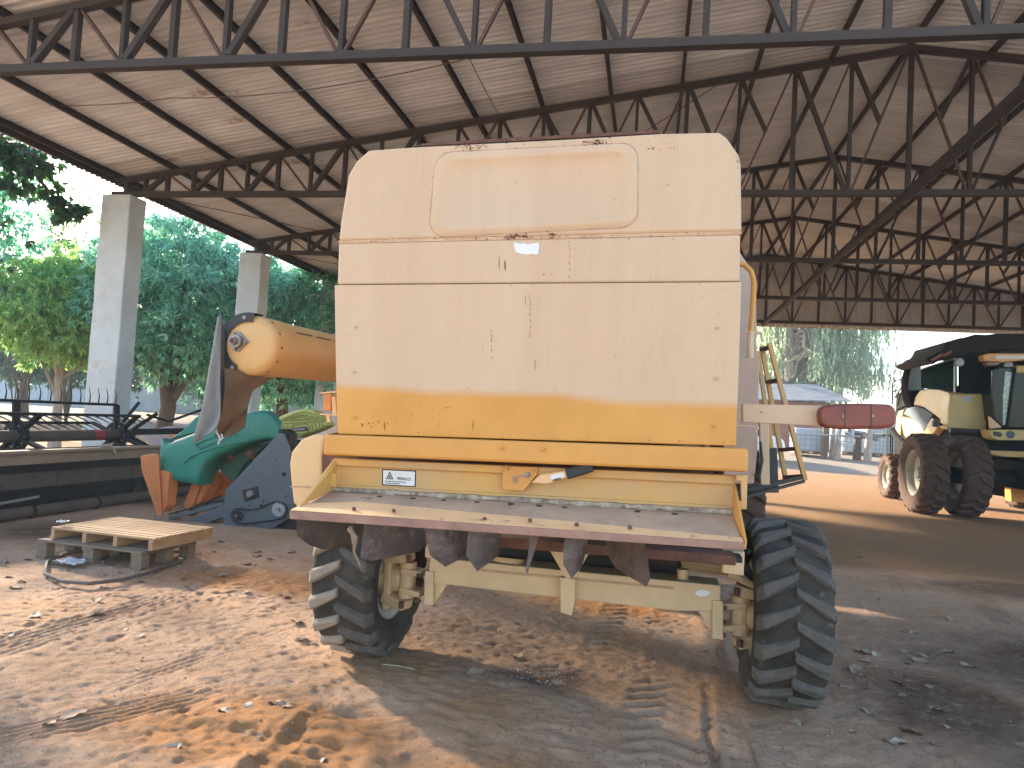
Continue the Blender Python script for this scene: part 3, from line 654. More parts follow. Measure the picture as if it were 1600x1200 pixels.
    ext('rear_band', [(506, 679), (1170, 701), (1169, 738), (504, 711)], YR-0.055, 0.10, 'yellow', 0.012)
    # latch rail, recessed panel
    Yc = 3.27
    ext('rail_strip', [(521, 716), (1149, 743), (1146, 757), (522, 727)], Yc-0.03, 0.05, 'yellow_old', 0.004)
    ext('recess_panel', [(518, 718), (1149, 745), (1144, 802), (520, 768)], Yc, 0.03, 'yellow_old', 0.002)
    ext('recess_foot', [(524, 757), (1144, 791), (1143, 800), (525, 765)], Yc-0.018, 0.018, 'yellow_old', 0.003)
    # spreader shelf
    A, B = P(454, 798, Y=2.88), P(1162, 848, Y=2.88); Cc, D = P(1143, 801, Y=Yc-0.019), P(520, 765, Y=Yc-0.019)
    A2 = P(463, 797, Y=2.88)
    shelf = MB().prism([A, B, Cc, D], (0, 0, -0.018)).build('shelf', 'shelf', cb, bevel=0.003)
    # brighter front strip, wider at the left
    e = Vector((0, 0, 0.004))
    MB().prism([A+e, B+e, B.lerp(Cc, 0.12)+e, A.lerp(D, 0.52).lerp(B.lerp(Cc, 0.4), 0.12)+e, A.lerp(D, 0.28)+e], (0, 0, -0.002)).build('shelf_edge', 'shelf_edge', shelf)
    MB().prism([P(452, 798, Y=2.875), P(1163, 848, Y=2.875), P(1163, 860, Y=2.875), P(452, 811, Y=2.875)], (0, 0.012, 0)).build('shelf_lip', 'lip', shelf, bevel=0.003)
    wl = MB(); n = 46
    for k in range(n):
        t = (k+0.5)/n; p = D.lerp(Cc, t); wl.box(p+Vector((0, -0.018+rnd.uniform(-.003, .003), 0.006)), (1.87/n*1.02, 0.03+rnd.uniform(0, .008), 0.014+rnd.uniform(0, .008)))
    wl.build('weld_seam', mat('flaking_pale_paint', (0.50, 0.42, 0.30), 0.8, 0, vscale=30, col2=(0.14, 0.08, 0.06), bump=0.4), shelf)
    for k, (x, y) in enumerate(((593, 779), (645, 782), (693, 785), (745, 788), (798, 790), (842, 793), (882, 796), (996, 802), (1054, 806))):
        q = P(x, y, Y=3.18); MB().lathe([(0.0005, 0.012), (0.012, 0.012), (0.014, 0), ], q, (0, 0, 1), 8).lathe([(0.0005, 0.004), (0.024, 0.003), (0.026, 0)], q, (0, 0, 1), 10).build('bolt', 'grease', shelf)
    for (x, y) in ((553, 797), (615, 800), (757, 813), (828, 815), (901, 822), (984, 826)):
        q = P(x, y, Y=2.93); MB().lathe([(0.0005, 0.014), (0.008, 0.012), (0.010, 0)], q, (0, 0, 1), 6).build('bolt', 'rust', shelf)
    # side plates of the shelf
    MB().prism([P(466, 791, Y=2.93), P(520, 765, Y=3.25), P(526, 721, Y=3.25), P(521, 717, Y=3.25)], (0.008, 0, 0)).build('side_plate', 'yellow_old', cb)
    MB().prism([P(1143, 802, Y=3.25), P(1147, 757, Y=3.25), P(1164, 846, Y=2.89), P(1162, 858, Y=2.89)], (0.008, 0, 0)).build('side_plate', 'yellow', cb)
    ext('hinge_plate', [(1150, 742), (1168, 742), (1167, 796), (1153, 796), (1153, 783), (1158, 783), (1158, 752), (1150, 750)], YR+0.0, 0.03, 'yellow_old', 0.003)
    ext('hinge_bracket', [(512, 742), (524, 739), (524, 762), (515, 760)], 3.2, 0.02, 'yellow_old', 0.003)
    # corner pillar recess, dark, left between shroud and band
    ext('corner_gap', [(503, 712), (522, 716), (516, 742), (505, 770)], Yc+0.01, 0.02, 'rust', 0)
    # left shroud
    shr = [(455, 706), (470, 687), (489, 679), (508, 680), (503, 712), (504, 770), (466, 795), (458, 786), (453, 740), (452, 724)]
    so_ = ext('side_shroud', shr, 3.36, 0.9, mat('shroud_paint', (0.72, 0.46, 0.215), 0.5, 0, var=0.1, vscale=3), 0.012)
    MB().prism(pxs([(453, 759), (504, 761), (504, 763), (453, 761)], Y=3.357), (0, 0.004, 0)).build('crease', 'shelf', so_)
    ext('shroud_top', [(500, 679), (527, 663), (527, 676), (508, 680)], 3.5, 0.6, 'tan_panel', 0.003)
    # bolts on the band and panel
    def bolt(x, y, Y, r=0.014, parent=cb, ringr=0.0, m_='yellow'):
        q = P(x, y, Y=Y); mb = MB(); mb.lathe([(0.0005, 0.012), (r*0.8, 0.010), (r, 0.0)], q, (0, -1, 0), 8)
        if ringr: mb.lathe([(r*1.01, 0.003), (ringr, 0.003), (ringr, 0)], q, (0, -1, 0), 16)
        mb.build('bolt', m_, parent)
    for (x, y) in ((784, 700), (848, 702)): bolt(x, y, YR-0.0555, 0.009, ringr=0.02)
    for (x, y) in ((555, 511), (553, 581), (1121, 512), (1119, 591), (555, 652), (1115, 666)): bolt(x, y, YR-0.0085, 0.005, ringr=0.011, m_='cream' if y < 610 else 'yellow')
    # latch bracket and lever
    br = ext('latch_bracket', [(785, 728), (841, 730), (839, 742), (818, 767), (785, 765)], Yc-0.045, 0.01, 'yellow', 0.002)
    for (x, y, r) in ((792, 732, 0.009), (835, 735, 0.008)): bolt(x, y, Yc-0.046, r, br, 0.014)
    bolt(825, 742, Yc-0.046, 0.009, br, 0.013, 'zinc')
    q = P(805, 751, Y=Yc-0.048); MB().tube(ring(q, (0, 1, 0), 0.009, 16), 0.0022, 6, cap=False).build('ring_pin', 'zinc', br)
    MB().bar(P(800, 746, Y=Yc-0.052), P(824, 742, Y=Yc-0.052), 0.004, 0.006).build('latch_pin', 'zinc', br)
    lv = ext('lever', [(831, 754), (843, 742), (857, 740), (884, 735), (886, 746), (855, 756)], Yc-0.075, 0.008, 'shelf_edge', 0.002)
    a, b = P(885, 741, Y=Yc-0.075), P(926, 728, Y=Yc-0.085); mb = MB(); mb.bar(a, b, 0.024, 0.048, up=(0, -1, 0.0)); 
    mb = MB(); mb.bar(a, b, 0.048, 0.024, up=(0, -1, 0)); mb.build('grip', 'black', lv, bevel=0.008)
    MB().prism(pxs([(860, 743), (881, 738), (882.5, 745), (861.5, 750)], Y=Yc-0.0765), (0, 0.001, 0)).build('lever_label', 'white', lv)
    dx = (P(881, 741, Y=3.19)-P(861, 746, Y=3.19)).normalized()
    text_mesh('ABRE', 'lever_lettering', 'ink', lv, P(862.5, 749, Y=Yc-0.0775), dx, (0, -1, 0) and Vector((0, -1, 0)).cross(dx)*-1, 0.017, (0, -1, 0))
    # warning sticker
    st = MB().prism(pxs([(597, 733), (650, 735.5), (649, 761), (597, 758)], Y=Yc-0.003), (0, 0.002, 0)).build('sticker_border', 'ink', cb)
    MB().prism(pxs([(598.6, 734.5), (648.5, 737), (647.6, 759.6), (598.6, 756.6)], Y=Yc-0.0042), (0, 0.001, 0)).build('warning_sticker', 'white', st)
    dx = (P(648, 743, Y=Yc)-P(620, 741.5, Y=Yc)).normalized(); uz = dx.cross(Vector((0, 1, 0)))*1.0
    if uz.z < 0: uz = -uz
    text_mesh('PERIGO', 'sticker_lettering', 'ink', st, P(620.5, 750, Y=Yc-0.0052), dx, uz, 0.0195, (0, -1, 0))
    text_mesh('NÃO OPERE COM AS PROTEÇÕES ABERTAS', 'sticker_lettering', 'ink', st, P(601.5, 752.4, Y=Yc-0.0052), dx, uz, 0.0052, (0, -1, 0))
    text_mesh('OU MÁQUINA EM MOVIMENTO', 'sticker_lettering', 'ink', st, P(601.5, 755.3, Y=Yc-0.0052), dx, uz, 0.0052, (0, -1, 0))
    tri = [P(609, 736.6, Y=Yc-0.0052), P(614.8, 749, Y=Yc-0.0052), P(603, 748.4, Y=Yc-0.0052)]
    ti_ = [P(609, 739.6, Y=Yc-0.0052), P(612.6, 747.4, Y=Yc-0.0052), P(605.2, 747.0, Y=Yc-0.0052)]
    MB().add(tri+ti_, [(0, 1, 4, 3), (1, 2, 5, 4), (2, 0, 3, 5)]).build('sticker_triangle', 'ink', st)
    MB().add([P(609, 742, Y=Yc-0.0052), P(611, 746.3, Y=Yc-0.0052), P(607, 746.0, Y=Yc-0.0052)], [(0, 1, 2)]).build('sticker_mark', 'ink', st)
    # torn white sticker
    MB().prism(pxs([(802.6, 378.5), (808, 379.5), (813, 381.5), (818, 379.5), (824, 382), (832, 380.5), (842, 379), (842, 388), (841, 397), (836, 397.5), (830, 396.5), (822, 397.5), (814, 396.5), (806, 393.5), (804, 388)], Y=YR+0.0028), (0, 0.001, 0)).build('torn_sticker', 'white', cb)
    # paint chips and scratches, each a thin flake of rust on the sheet
    ch = MB(); r2 = random.Random(3)
    def chip(x, y, w_, h_, Y):
        n_ = 6; pts = []
        for k in range(n_):
            a = 2*math.pi*k/n_; f = r2.uniform(0.6, 1.2); pts.append(P(x+w_*math.cos(a)*f, y+h_*math.sin(a)*f, Y=Y))
        ch.add(pts, [tuple(range(n_))])
    def cluster(cx, cy, sx, sy, n_, Y, s=1.6):
        for _ in range(n_): chip(cx+r2.gauss(0, sx), cy+r2.gauss(0, sy), r2.uniform(.4, s*1.3), r2.uniform(.3, s*0.7), Y)
    YT = YR-0.0085
    cluster(735, 229, 14, 3.5, 70, YR-0.0016, 1.7); cluster(932, 223, 10, 4, 80, YR-0.0016, 2.0); cluster(840, 224, 60, 4, 40, YR-0.0016, 1.3)
    cluster(810, 368, 10, 2, 30, YR-0.0022, 2.5); cluster(864, 366, 5, 2, 18, YR-0.0022, 2.2); cluster(770, 372, 50, 1.5, 30, YR-0.0022, 1.5); cluster(950, 371, 60, 2, 25, YR-0.0016, 1.3)
    cluster(1020, 231, 8, 3, 8, YR-0.0016); cluster(1053, 229, 6, 2, 6, YR-0.0016); cluster(1152, 248, 2, 6, 14, YR-0.0016, 1.2); cluster(680, 290, 3, 20, 14, YR-0.0016, .9)
    cluster(600, 657, 60, 8, 22, YT, 1.4); cluster(575, 662, 20, 3, 8, YT, 2.0)
    for _ in range(90): chip(r2.uniform(540, 1150), r2.uniform(240, 690), r2.uniform(.3, .9), r2.uniform(.3, .9), YT-0.0004 if True else 0)
    for x, y, w_, h_ in ((780, 412, .7, 13), (789, 415, 1.5, 9), (850, 429, 1.1, 2), (768, 542, .6, 25), (828, 495, .6, 32), (836, 570, .6, 10), (1043, 289, 2, .7), (890, 408, .5, 30), (821, 469, .5, 10),
                         (601, 666, .7, 9), (739, 664, .6, 10), (700, 637, 5, .5), (620, 700, 30, .5), (744, 262, 2.2, .8)):
        if h_ > 20:
            yy = y-h_
            while yy < y+h_: 
                L = r2.uniform(3, 9); chip(x+r2.uniform(-1, 1)+(yy-y)*0.02, yy, w_, L/2, YT-0.0004 if y > 445 else YR+0.003); yy += L+r2.uniform(0, 5)
        else: chip(x, y, w_, h_, YT-0.0004 if y > 445 else (YR+0.003 if y > 380 else YR-0.0018))
    # flaked edges along seams
    for _ in range(90):
        x = r2.uniform(535, 1150); t = (x-529)/630
        which = r2.choice((0, 1, 2, 3))
        if which == 0: chip(x, 376-15*t+r2.uniform(-1, 4), r2.uniform(.5, 2.4), r2.uniform(.3, .9), YR-0.0016)
        elif which == 1: chip(x, 445-5*t+r2.uniform(1.5, 3.5), r2.uniform(.4, 1.5), r2.uniform(.3, .8), YT-0.0004)
        elif which == 2: chip(x, 676+18*t-r2.uniform(0, 4), r2.uniform(.4, 2.0), r2.uniform(.3, .8), YT-0.0004)
        else: chip(x, 228-24*t+4, r2.uniform(.4, 1.4), r2.uniform(.3, .8), YR-0.0016)
    for _ in range(60): chip(r2.uniform(530, 1140), 0, 0, 0, 3) if False else None
    co = ch.build('paint_chips', 'chip', cb); tag(co, kind='stuff')
    # ---------------- spreader vanes under the shelf
    def vane(pts, Yl, Yr, th=0.006, curve=0.0):
        xs = [p[0] for p in pts]; x0, x1 = min(xs), max(xs); V = []
        for (x, y) in pts:
            t = (x-x0)/max(1, x1-x0); V.append(P(x, y, Y=Yl+(Yr-Yl)*t))
        # triangulated fan with centroid pushed for a slight dish
        c = sum(V, Vector())/len(V); c.y += curve
        n_ = len(V); mb = MB(); back = [v+Vector((0, th, 0)) for v in V]
        mb.add(V+[c]+back+[c+Vector((0, th, 0))], [(k, (k+1) % n_, n_) for k in range(n_)]+[(n_+1+(k+1) % n_, n_+1+k, 2*n_+1) for k in range(n_)]+[(k, n_+1+k, n_+1+(k+1) % n_, (k+1) % n_) for k in range(n_)])
        return mb.build('spreader_vane', 'vane', cb, smooth=True, angle=50)
    vane([(463, 808), (566, 816), (570, 848), (548, 854), (505, 859), (484, 852), (464, 837)], 2.98, 3.35, curve=-0.03)
    vane([(570, 816), (664, 824), (666, 850), (655, 862), (600, 873), (580, 876), (563, 872), (566, 842)], 2.98, 3.3, curve=-0.03)
    vane([(662, 822), (731, 828), (729, 868), (696, 886), (672, 868)], 3.0, 3.1, curve=-0.02)
    vane([(732, 827), (783, 832), (779, 868), (746, 893), (728, 868)], 3.0, 3.14, curve=-0.02)
    vane([(829, 834), (843, 834), (838, 850), (824, 897), (821, 893), (826, 858)], 2.99, 3.0)
    vane([(883, 838), (919, 842), (916, 860), (909, 886), (893, 904), (880, 882), (880, 862)], 3.0, 3.06, curve=-0.02)
    vane([(946, 843), (1009, 849), (1016, 905), (1010, 917), (962, 888), (951, 870)], 3.3, 2.98, curve=-0.03)
    MB().bar(P(548, 822, Y=2.96), P(553, 850, Y=2.96), 0.012, 0.012).tube([P(546, 826, Y=2.95), P(556, 840, Y=2.93), P(553, 862, Y=2.93), P(563, 885, Y=2.94)], [.012, .010, .006, .003], 6).build('straw_wisp', 'leaf_dry', cb)
    # ---------------- undercarriage
    MB().prism(pxs([(600, 826), (1150, 868), (1150, 884), (600, 842)], Y=3.7), (0, 0.14, 0)).build('cross_member', 'rust', cb, bevel=0.005)
    MB().prism(pxs([(640, 838), (1160, 880), (1160, 872), (640, 826)], Y=4.0), (0, 1.6, 0)).build('belly_sheet', 'grease', cb)
    MB().prism(pxs([(1130, 862), (1164, 862), (1162, 900), (1128, 895)], Y=4.15), (0, 0.25, 0)).build('rear_bracket', 'cream_axle', cb, bevel=0.006)
    MB().prism(pxs([(854, 852), (926, 855), (898, 904), (884, 904)], Y=4.25), (0, 0.10, 0)).build('pivot_bracket', 'cream_axle', cb, bevel=0.005)
    YA = 4.52
    ax = MB().prism(pxs([(672, 871), (900, 893), (1126, 915), (1126, 955), (1060, 955), (693, 913), (668, 913)], Y=YA), (0, 0.22, 0)).build('axle_beam', 'cream_axle', cb, bevel=0.006)
    MB().prism(pxs([(752, 889), (1054, 917), (1054, 921), (752, 893)], Y=YA-0.003), (0, 0.002, 0)).build('seam_plate', 'shelf', ax)
    MB().prism(pxs([(664, 893), (677, 893), (677, 946), (662, 944)], Y=YA-0.02), (0, 0.25, 0)).build('flange', 'cream_axle', ax, bevel=0.004)
    MB().prism(pxs([(677, 912), (698, 913), (678, 945)], Y=YA+0.02), (0, 0.02, 0)).build('gusset', 'cream_axle', ax)
    MB().prism(pxs([(1113, 938), (1130, 940), (1130, 1000), (1113, 998)], Y=YA-0.02), (0, 0.25, 0)).build('flange', 'cream_axle', ax, bevel=0.004)
    MB().prism(pxs([(1090, 953), (1114, 955), (1114, 990)], Y=YA+0.02), (0, 0.02, 0)).build('gusset', 'cream_axle', ax)
    MB().prism(pxs([(875, 902), (899, 905), (898, 940), (893, 962), (876, 957)], Y=YA-0.06), (0, 0.05, 0)).build('drop_plate', 'cream_axle', ax, bevel=0.004)
    MB().tube([P(1067, 908, Y=YA+0.1), P(1067, 889, Y=YA+0.1)], 0.034, 16).build('post', 'cream_axle', ax)
    MB().prism([P(1098+11*math.cos(a)*1.05, 927+5*math.sin(a), Y=YA-0.003) for a in [math.radians(20*k) for k in range(18)]], (0, 0.002, 0)).build('tag_plate', 'white', ax)
    # cast steering knuckles
    def knuckle(sx, xi, xo, z):
        # sx: +1 right; xi flange x, xo wheel side x
        k = link('steering_knuckle', None, cb, (xi, 4.65, z)); d = xo-xi
        mb = MB()
        mb.bar((xi, 4.60, z+0.06), (xi+d*0.55, 4.62, z+0.07), 0.12, 0.035); mb.bar((xi, 4.60, z-0.07), (xi+d*0.55, 4.62, z-0.05), 0.12, 0.035)
        mb.tube([(xi+d*0.45, 4.62, z-0.11), (xi+d*0.45, 4.62, z+0.12)], 0.055, 14)
        mb.build('axle_eye', 'cream_axle', k, bevel=0.006)
        mb = MB(); mb.bar((xi+d*0.35, 4.58, z+0.16), (xo, 4.62, z+0.13), 0.13, 0.06); mb.bar((xi+d*0.35, 4.58, z-0.15), (xo, 4.62, z-0.11), 0.13, 0.06)
        mb.box((xo-sx*0.02, 4.66, z+0.01), (0.05, 0.20, 0.40)); mb.tube([(xo-sx*0.10, 4.66, z), (xo+sx*0.06, 4.66, z)], 0.09, 16)
        mb.build('fork', 'cream_axle', k, bevel=0.014)
        mb = MB()
        mb.tube([(xi+d*0.45, 4.62, z-0.19), (xi+d*0.45, 4.62, z+0.20)], 0.026, 10)
        mb.tube([(xi+d*0.30, 4.50, z+0.145), (xi+d*0.30, 4.50, z+0.185)], 0.018, 6); mb.tube([(xi+d*0.42, 4.50, z-0.15), (xi+d*0.42, 4.50, z-0.11)], 0.02, 6)
        for q in range(3): mb.tube([(xi+d*0.1, 4.52, z-0.1+0.08*q), (xi-sx*0.01, 4.52, z-0.1+0.08*q)], 0.014, 6)
        mb.build('king_pin', 'rust', k)
        mb = MB(); mb.tube([(xi-sx*0.5, 4.95, z+0.24), (xi+d*0.5, 4.90, z+0.22), (xo-sx*.05, 4.80, z+0.16)], 0.02, 8); mb.tube([(xi+d*0.1, 4.55, z+0.26), (xo-sx*0.02, 4.60, z+0.17)], 0.022, 8)
        mb.tube([(xi-sx*0.9, 5.0, z+0.22), (xi+d*0.2, 4.98, z+0.20)], 0.035, 10)
        mb.build('tie_rod', 'cream_axle', k)
        mb = MB()
        for q in range(4):
            mb.tube([(xi-sx*0.2, 4.75+0.03*q, z+0.30+0.02*q), (xi+d*0.4, 4.72, z+0.27+0.03*q), (xi+d*0.8, 4.66, z+0.20+0.01*q)], 0.009, 6)
        mb.build('hydraulic_hose', 'black', k)
    knuckle(1, 0.475, 0.72, 0.50); knuckle(-1, -1.38, -1.64, 0.51)
    mb = MB(); r3 = random.Random(9)
    for q in range(9):
        x0 = -1.2+r3.uniform(0, .3); mb.tube([(x0+t*(1.6/8), 4.3+0.5*r3.random()+0.05*math.sin(t+q), 0.86+0.012*q+0.03*math.sin(t*1.3+q)+r3.uniform(-.01, .01)) for t in range(9)], 0.014, 6)
    mb.build('hose_bundle', 'black', cb, smooth=True)
    MB().bb((-1.05, 4.9, 0.62), (0.25, 8.3, 1.0)).bb((-1.3, 4.6, 1.0), (0.42, 8.5, 1.35)).build('chassis', 'grease', cb, bevel=0.02)
    MB().tube([(-0.9, 4.42, 0.93), (0.2, 4.42, 0.90)], 0.10, 14).build('blower_drum', 'grease', cb)
    # ---------------- wheels
    make_wheel(cb, 'rear_wheel', (0.83, 4.69, 0.545), 0.545, 0.40, 19, 0.038, 0.285, yaw=0.0, outer=-1)
    make_wheel(cb, 'rear_wheel', (-1.765, 4.69, 0.545), 0.545, 0.40, 19, 0.038, 0.285, yaw=-0.05, outer=1, dust='rubber_dust')
    make_wheel(cb, 'front_wheel', (1.02, 8.9, 0.71), 0.71, 0.50, 20, 0.045, 0.36, outer=1, mats=('rubber_mud', 'rubber_mud', 'rim'))
    make_wheel(cb, 'front_wheel', (-1.95, 8.9, 0.71), 0.71, 0.50, 20, 0.045, 0.36, outer=-1, mats=('rubber_mud', 'rubber_mud', 'rim'))
    MB().tube([(.9, 8.9, .71), (-1.8, 8.9, .71)], 0.16, 14).build('front_axle', 'grease', cb)
    # ---------------- body ahead of the hood, right side
    MB().prism([P(1157, 395, Y=5.6), P(1181, 432, Y=5.6), P(1183, 560, Y=5.6), P(1178, 700, Y=5.6), P(1100, 700, Y=5.6), P(1100, 395, Y=5.6)], (0, 2.6, 0)).build('grain_tank', 'tan_panel', cb, bevel=0.01)
    MB().bb((-1.6, 5.65, 1.35), (0.3, 9.3, 2.9)).bb((-1.9, 8.0, 1.3), (1.1, 9.4, 2.3)).build('tank_core', 'tan_panel', cb, bevel=0.02)
    MB().prism([P(1130, 558, Y=4.3), P(1187, 560, Y=4.3), P(1185, 655, Y=4.3), P(1184, 700, Y=4.3), P(1178, 756, Y=4.3), P(1130, 756, Y=4.3)], (0, 0.9, 0)).build('side_panel', 'tan_panel', cb, bevel=0.008)
    MB().bar(P(1193, 640, Y=4.9), P(1195, 757, Y=4.9), 0.055, 0.05, up=(0, 1, 0)).build('side_post', 'cream', cb, bevel=0.004)
    MB().prism([P(1200, 700, Y=8.3), P(1214, 700, Y=8.3), P(1217, 770, Y=8.3), P(1200, 770, Y=8.3)], (0, 0.2, 0)).build('mud_guard', 'black', cb)
    MB().tube([P(1152, 412, Y=4.6), P(1164, 414, Y=4.6), P(1174, 424, Y=4.6), P(1178, 440, Y=4.6), P(1177, 470, Y=4.6), P(1173, 520, Y=4.6)], 0.017, 10).build('handrail', 'yellow', cb, smooth=True)
    MB().tube([P(1173, 518, Y=4.6), P(1172, 560, Y=4.6)], 0.022, 10).bar(P(1165, 519, Y=4.6), P(1190, 520, Y=4.6), 0.02, 0.015).bar(P(1188, 520, Y=4.6), P(1192, 535, Y=4.6), 0.012, 0.012).build('rail_socket', 'cream_axle', cb)
    # folded ladder
    ld = link('ladder', None, cb, P(1220, 640, Y=6.5))
    for (xa, ya, xb, yb, Y) in ((1190, 540, 1228, 752, 6.3), (1202, 536, 1258, 750, 6.0), (1184, 548, 1205, 700, 6.6)):
        MB().bar(P(xa, ya, Y=Y), P(xb, yb, Y=Y), 0.034, 0.055, up=(0, 1, 0)).build('rail', 'yellow_old', ld, bevel=0.004)
    for t in (0.03, 0.27, 0.52, 0.77, 0.97):
        a = P(1190+38*t, 540+212*t, Y=6.3); b = P(1202+56*t, 536+214*t, Y=6.0); MB().bar(a, b, 0.05, 0.025).build('rung', 'rust', ld)
    MB().bar(P(1150, 770, Y=5.2), P(1255, 745, Y=6.0), 0.025, 0.03).bar(P(1150, 780, Y=5.0), P(1256, 752, Y=6.0), 0.02, 0.02).build('ladder_stay', 'grease', ld)
    # hydraulic hose on the right flank
    MB().tube([P(1188, 690, Y=4.28), P(1191, 720, Y=4.28), P(1186, 745, Y=4.28), P(1178, 742, Y=4.28)], 0.008, 8).build('side_hose', 'black', cb, smooth=True)
    # tail lamp on its long arm, right
    arm = MB().prism(pxs([(1160, 631), (1288, 634), (1288, 666), (1160, 660)], Y=3.4), (0, 0.05, 0)).build('lamp_arm', 'cream', cb, bevel=0.004)
    bolt(1190, 644, 3.399, 0.004, arm)
    lz = [(1284, 636), (1300, 631.5), (1340, 630), (1390, 631.5), (1399, 636), (1402, 646), (1401, 660), (1396, 667), (1380, 670), (1320, 671), (1290, 668), (1283, 661), (1281, 648)]
    le = MB().prism(pxs(lz, Y=3.33), (0, 0.09, 0)).build('lamp_lens', 'lens_red', cb, bevel=0.014, smooth=False)
    for (xa, xb) in ((1319.5, 1320.8), (1360.5, 1362)): MB().prism(pxs([(xa, 631), (xb, 631), (xb, 670.5), (xa, 670.5)], Y=3.3285), (0, 0.003, 0)).build('lens_rib', 'rubber_dark', le)
    for (x, y) in ((1317, 650), (1364, 650)): MB().box(P(x, y, Y=3.328), (0.009, 0.006, 0.009)).build('lens_screw', 'zinc', le)
    MB().tube([P(1158, 628, Y=3.38), P(1149, 630, Y=3.38), P(1148, 650, Y=3.38), P(1150, 665, Y=3.38), P(1180, 667, Y=3.38), P(1181, 675, Y=3.38)], 0.004, 6).build('lamp_wire', 'cream', arm)
    # marker lamp at the left
    ml = link('marker_lamp', None, cb, P(515, 630, Y=3.6))
    MB().prism(pxs([(505, 615), (517, 615), (517, 642), (505, 642)], Y=3.6), (0, 0.05, 0)).build('lamp_body', 'lens_orange', ml, bevel=0.006)
    MB().bar(P(501, 614, Y=3.58), P(529, 612, Y=3.58), 0.012, 0.008).bar(P(501, 647, Y=3.58), P(529, 649, Y=3.58), 0.012, 0.008).bar(P(513, 647, Y=3.58), P(514, 660, Y=3.58), 0.015, 0.02).bar(P(522, 620, Y=3.6), P(524, 648, Y=3.6), 0.02, 0.02, up=(0, 1, 0)).build('lamp_bracket', 'shelf_edge', ml)
    # ---------------- unloading auger folded back along the left flank
    E0 = P(388, 539, Y=3.98); E1 = P(388, 539, Y=3.98)+Vector((-0.12, 5.2, 0.13)); r = 0.183
    ad = (E1-E0).normalized()
    prof = [(0.0005, 0.0), (r-0.05, 0.0), (r-0.02, 0.008), (r-0.004, 0.03), (r, 0.06), (r, 0.30), (r-0.004, 0.302), (r-0.004, 5.1), (0.001, 5.1)]
    tb = MB().lathe(prof, E0, ad, 48).build('auger_tube', 'tube_yellow', cb, smooth=True, angle=45)
    pe = ad.orthogonal().normalized()
    side = ad.cross(Vector((0, 0, 1))).normalized(); up_ = side.cross(ad)
    def on_end(u, v, d): return E0+side*u+up_*v+ad*d
    # dashed lap seam along the tube and screws round the end
    sm = MB()
    for k in range(14):
        a = math.radians(38); p = E0+(side*math.cos(a)+up_*math.sin(a))*(r-0.001)+ad*(0.33+0.30*k); sm.bar(p, p+ad*0.22, 0.006, 0.006)
    sm.build('lap_seam', 'rust', tb)
    for k in range(9):
        a = math.radians(-110+27*k); p = E0+(side*math.cos(a)+up_*math.sin(a))*(r)+ad*0.06
        MB().lathe([(0.0005, 0.006), (0.006, 0.005), (0.008, 0)], p, (side*math.cos(a)+up_*math.sin(a)), 7).build('screw', 'rust', tb)
    bc = P(368, 533, Y=3.95)
    fl = MB(); dn = -ad
    u0 = bc-E0; fu, fv = u0.dot(side), u0.dot(up_)
    dia = [(0.075, 0.0), (0.012, 0.06), (-0.012, 0.062), (-0.045, 0.02), (-0.045, -0.02), (-0.005, -0.06), (0.015, -0.06)]
    fl.prism([on_end(fu+a, fv+b, -0.002) for a, b in dia], dn*0.010); flo = fl.build('bearing_flange', 'zinc', tb, bevel=0.004)
    MB().lathe([(0.0005, 0.055), (0.022, 0.055), (0.024, 0.03), (0.040, 0.03), (0.042, 0.0)], on_end(fu, fv, -0.012), dn, 20).build('bearing', 'zinc', tb, smooth=True, angle=30)
    MB().lathe([(0.0005, 0.002), (0.017, 0.001), (0.017, 0)], on_end(fu, fv, -0.0675), dn, 14).build('shaft_end', 'rust', tb)
    for (a, b) in ((0.055, 0.0), (-0.02, 0.045), (-0.01, -0.047)): MB().lathe([(0.0005, 0.014), (0.009, 0.013), (0.010, 0)], on_end(fu+a, fv+b, -0.012), dn, 6).build('bolt', 'zinc', tb)
    # rubber collar and canvas spout
    cl = MB()
    arc = []
    for k in range(15):
        a = math.radians(80+165*k/14); arc.append(a)
    for a in arc:
        for (rr, dd) in ((r+0.012, -0.01), (r-0.045, -0.012), (r-0.045, -0.006), (r+0.012, 0.10)):
            cl.v.append(on_end(rr*math.cos(a), rr*math.sin(a), dd))
    for k in range(14):
        for j in range(4): j2 = (j+1) % 4; cl.f.append([k*4+j, k*4+j2, k*4+4+j2, k*4+4+j]); cl.mi.append(0)
    cl.build('spout_collar', 'black', tb, smooth=True)
    for a_ in (100, 180, 238):
        a = math.radians(a_); MB().lathe([(0.0005, 0.006), (0.012, 0.005), (0.013, 0)], on_end((r-0.018)*math.cos(a), (r-0.018)*math.sin(a), -0.013), dn, 10).build('rivet', 'zinc', tb)
    # hanging canvas: strips given by left and right edge curves (pixel, distance), with folds
    def cloth(name, left, right, m_, folds=3, amp=0.015, parent=tb):
        nu, nv = 14, 22; mb = MB(); L = [P(x, y, Y=Y) for x, y, Y in left]; R_ = [P(x, y, Y=Y) for x, y, Y in right]
        def cr(pts, t):
            t *= len(pts)-1; i = min(int(t), len(pts)-2); f = t-i; p0 = pts[max(i-1, 0)]; p1 = pts[i]; p2 = pts[i+1]; p3 = pts[min(i+2, len(pts)-1)]
            return 0.5*((2*p1)+(-p0+p2)*f+(2*p0-5*p1+4*p2-p3)*f*f+(-p0+3*p1-3*p2+p3)*f**3)
        for j in range(nv+1):
            t = j/nv; a, b = cr(L, t), cr(R_, t)
            for i in range(nu+1):
                u = i/nu; p = a.lerp(b, u); p = p+Vector((0, -1, 0))*amp*math.sin(u*math.pi*folds+t*1.7)*(0.4+t)+Vector((0, 0, 1))*0.006*math.sin(t*19+u*7); mb.v.append(p)
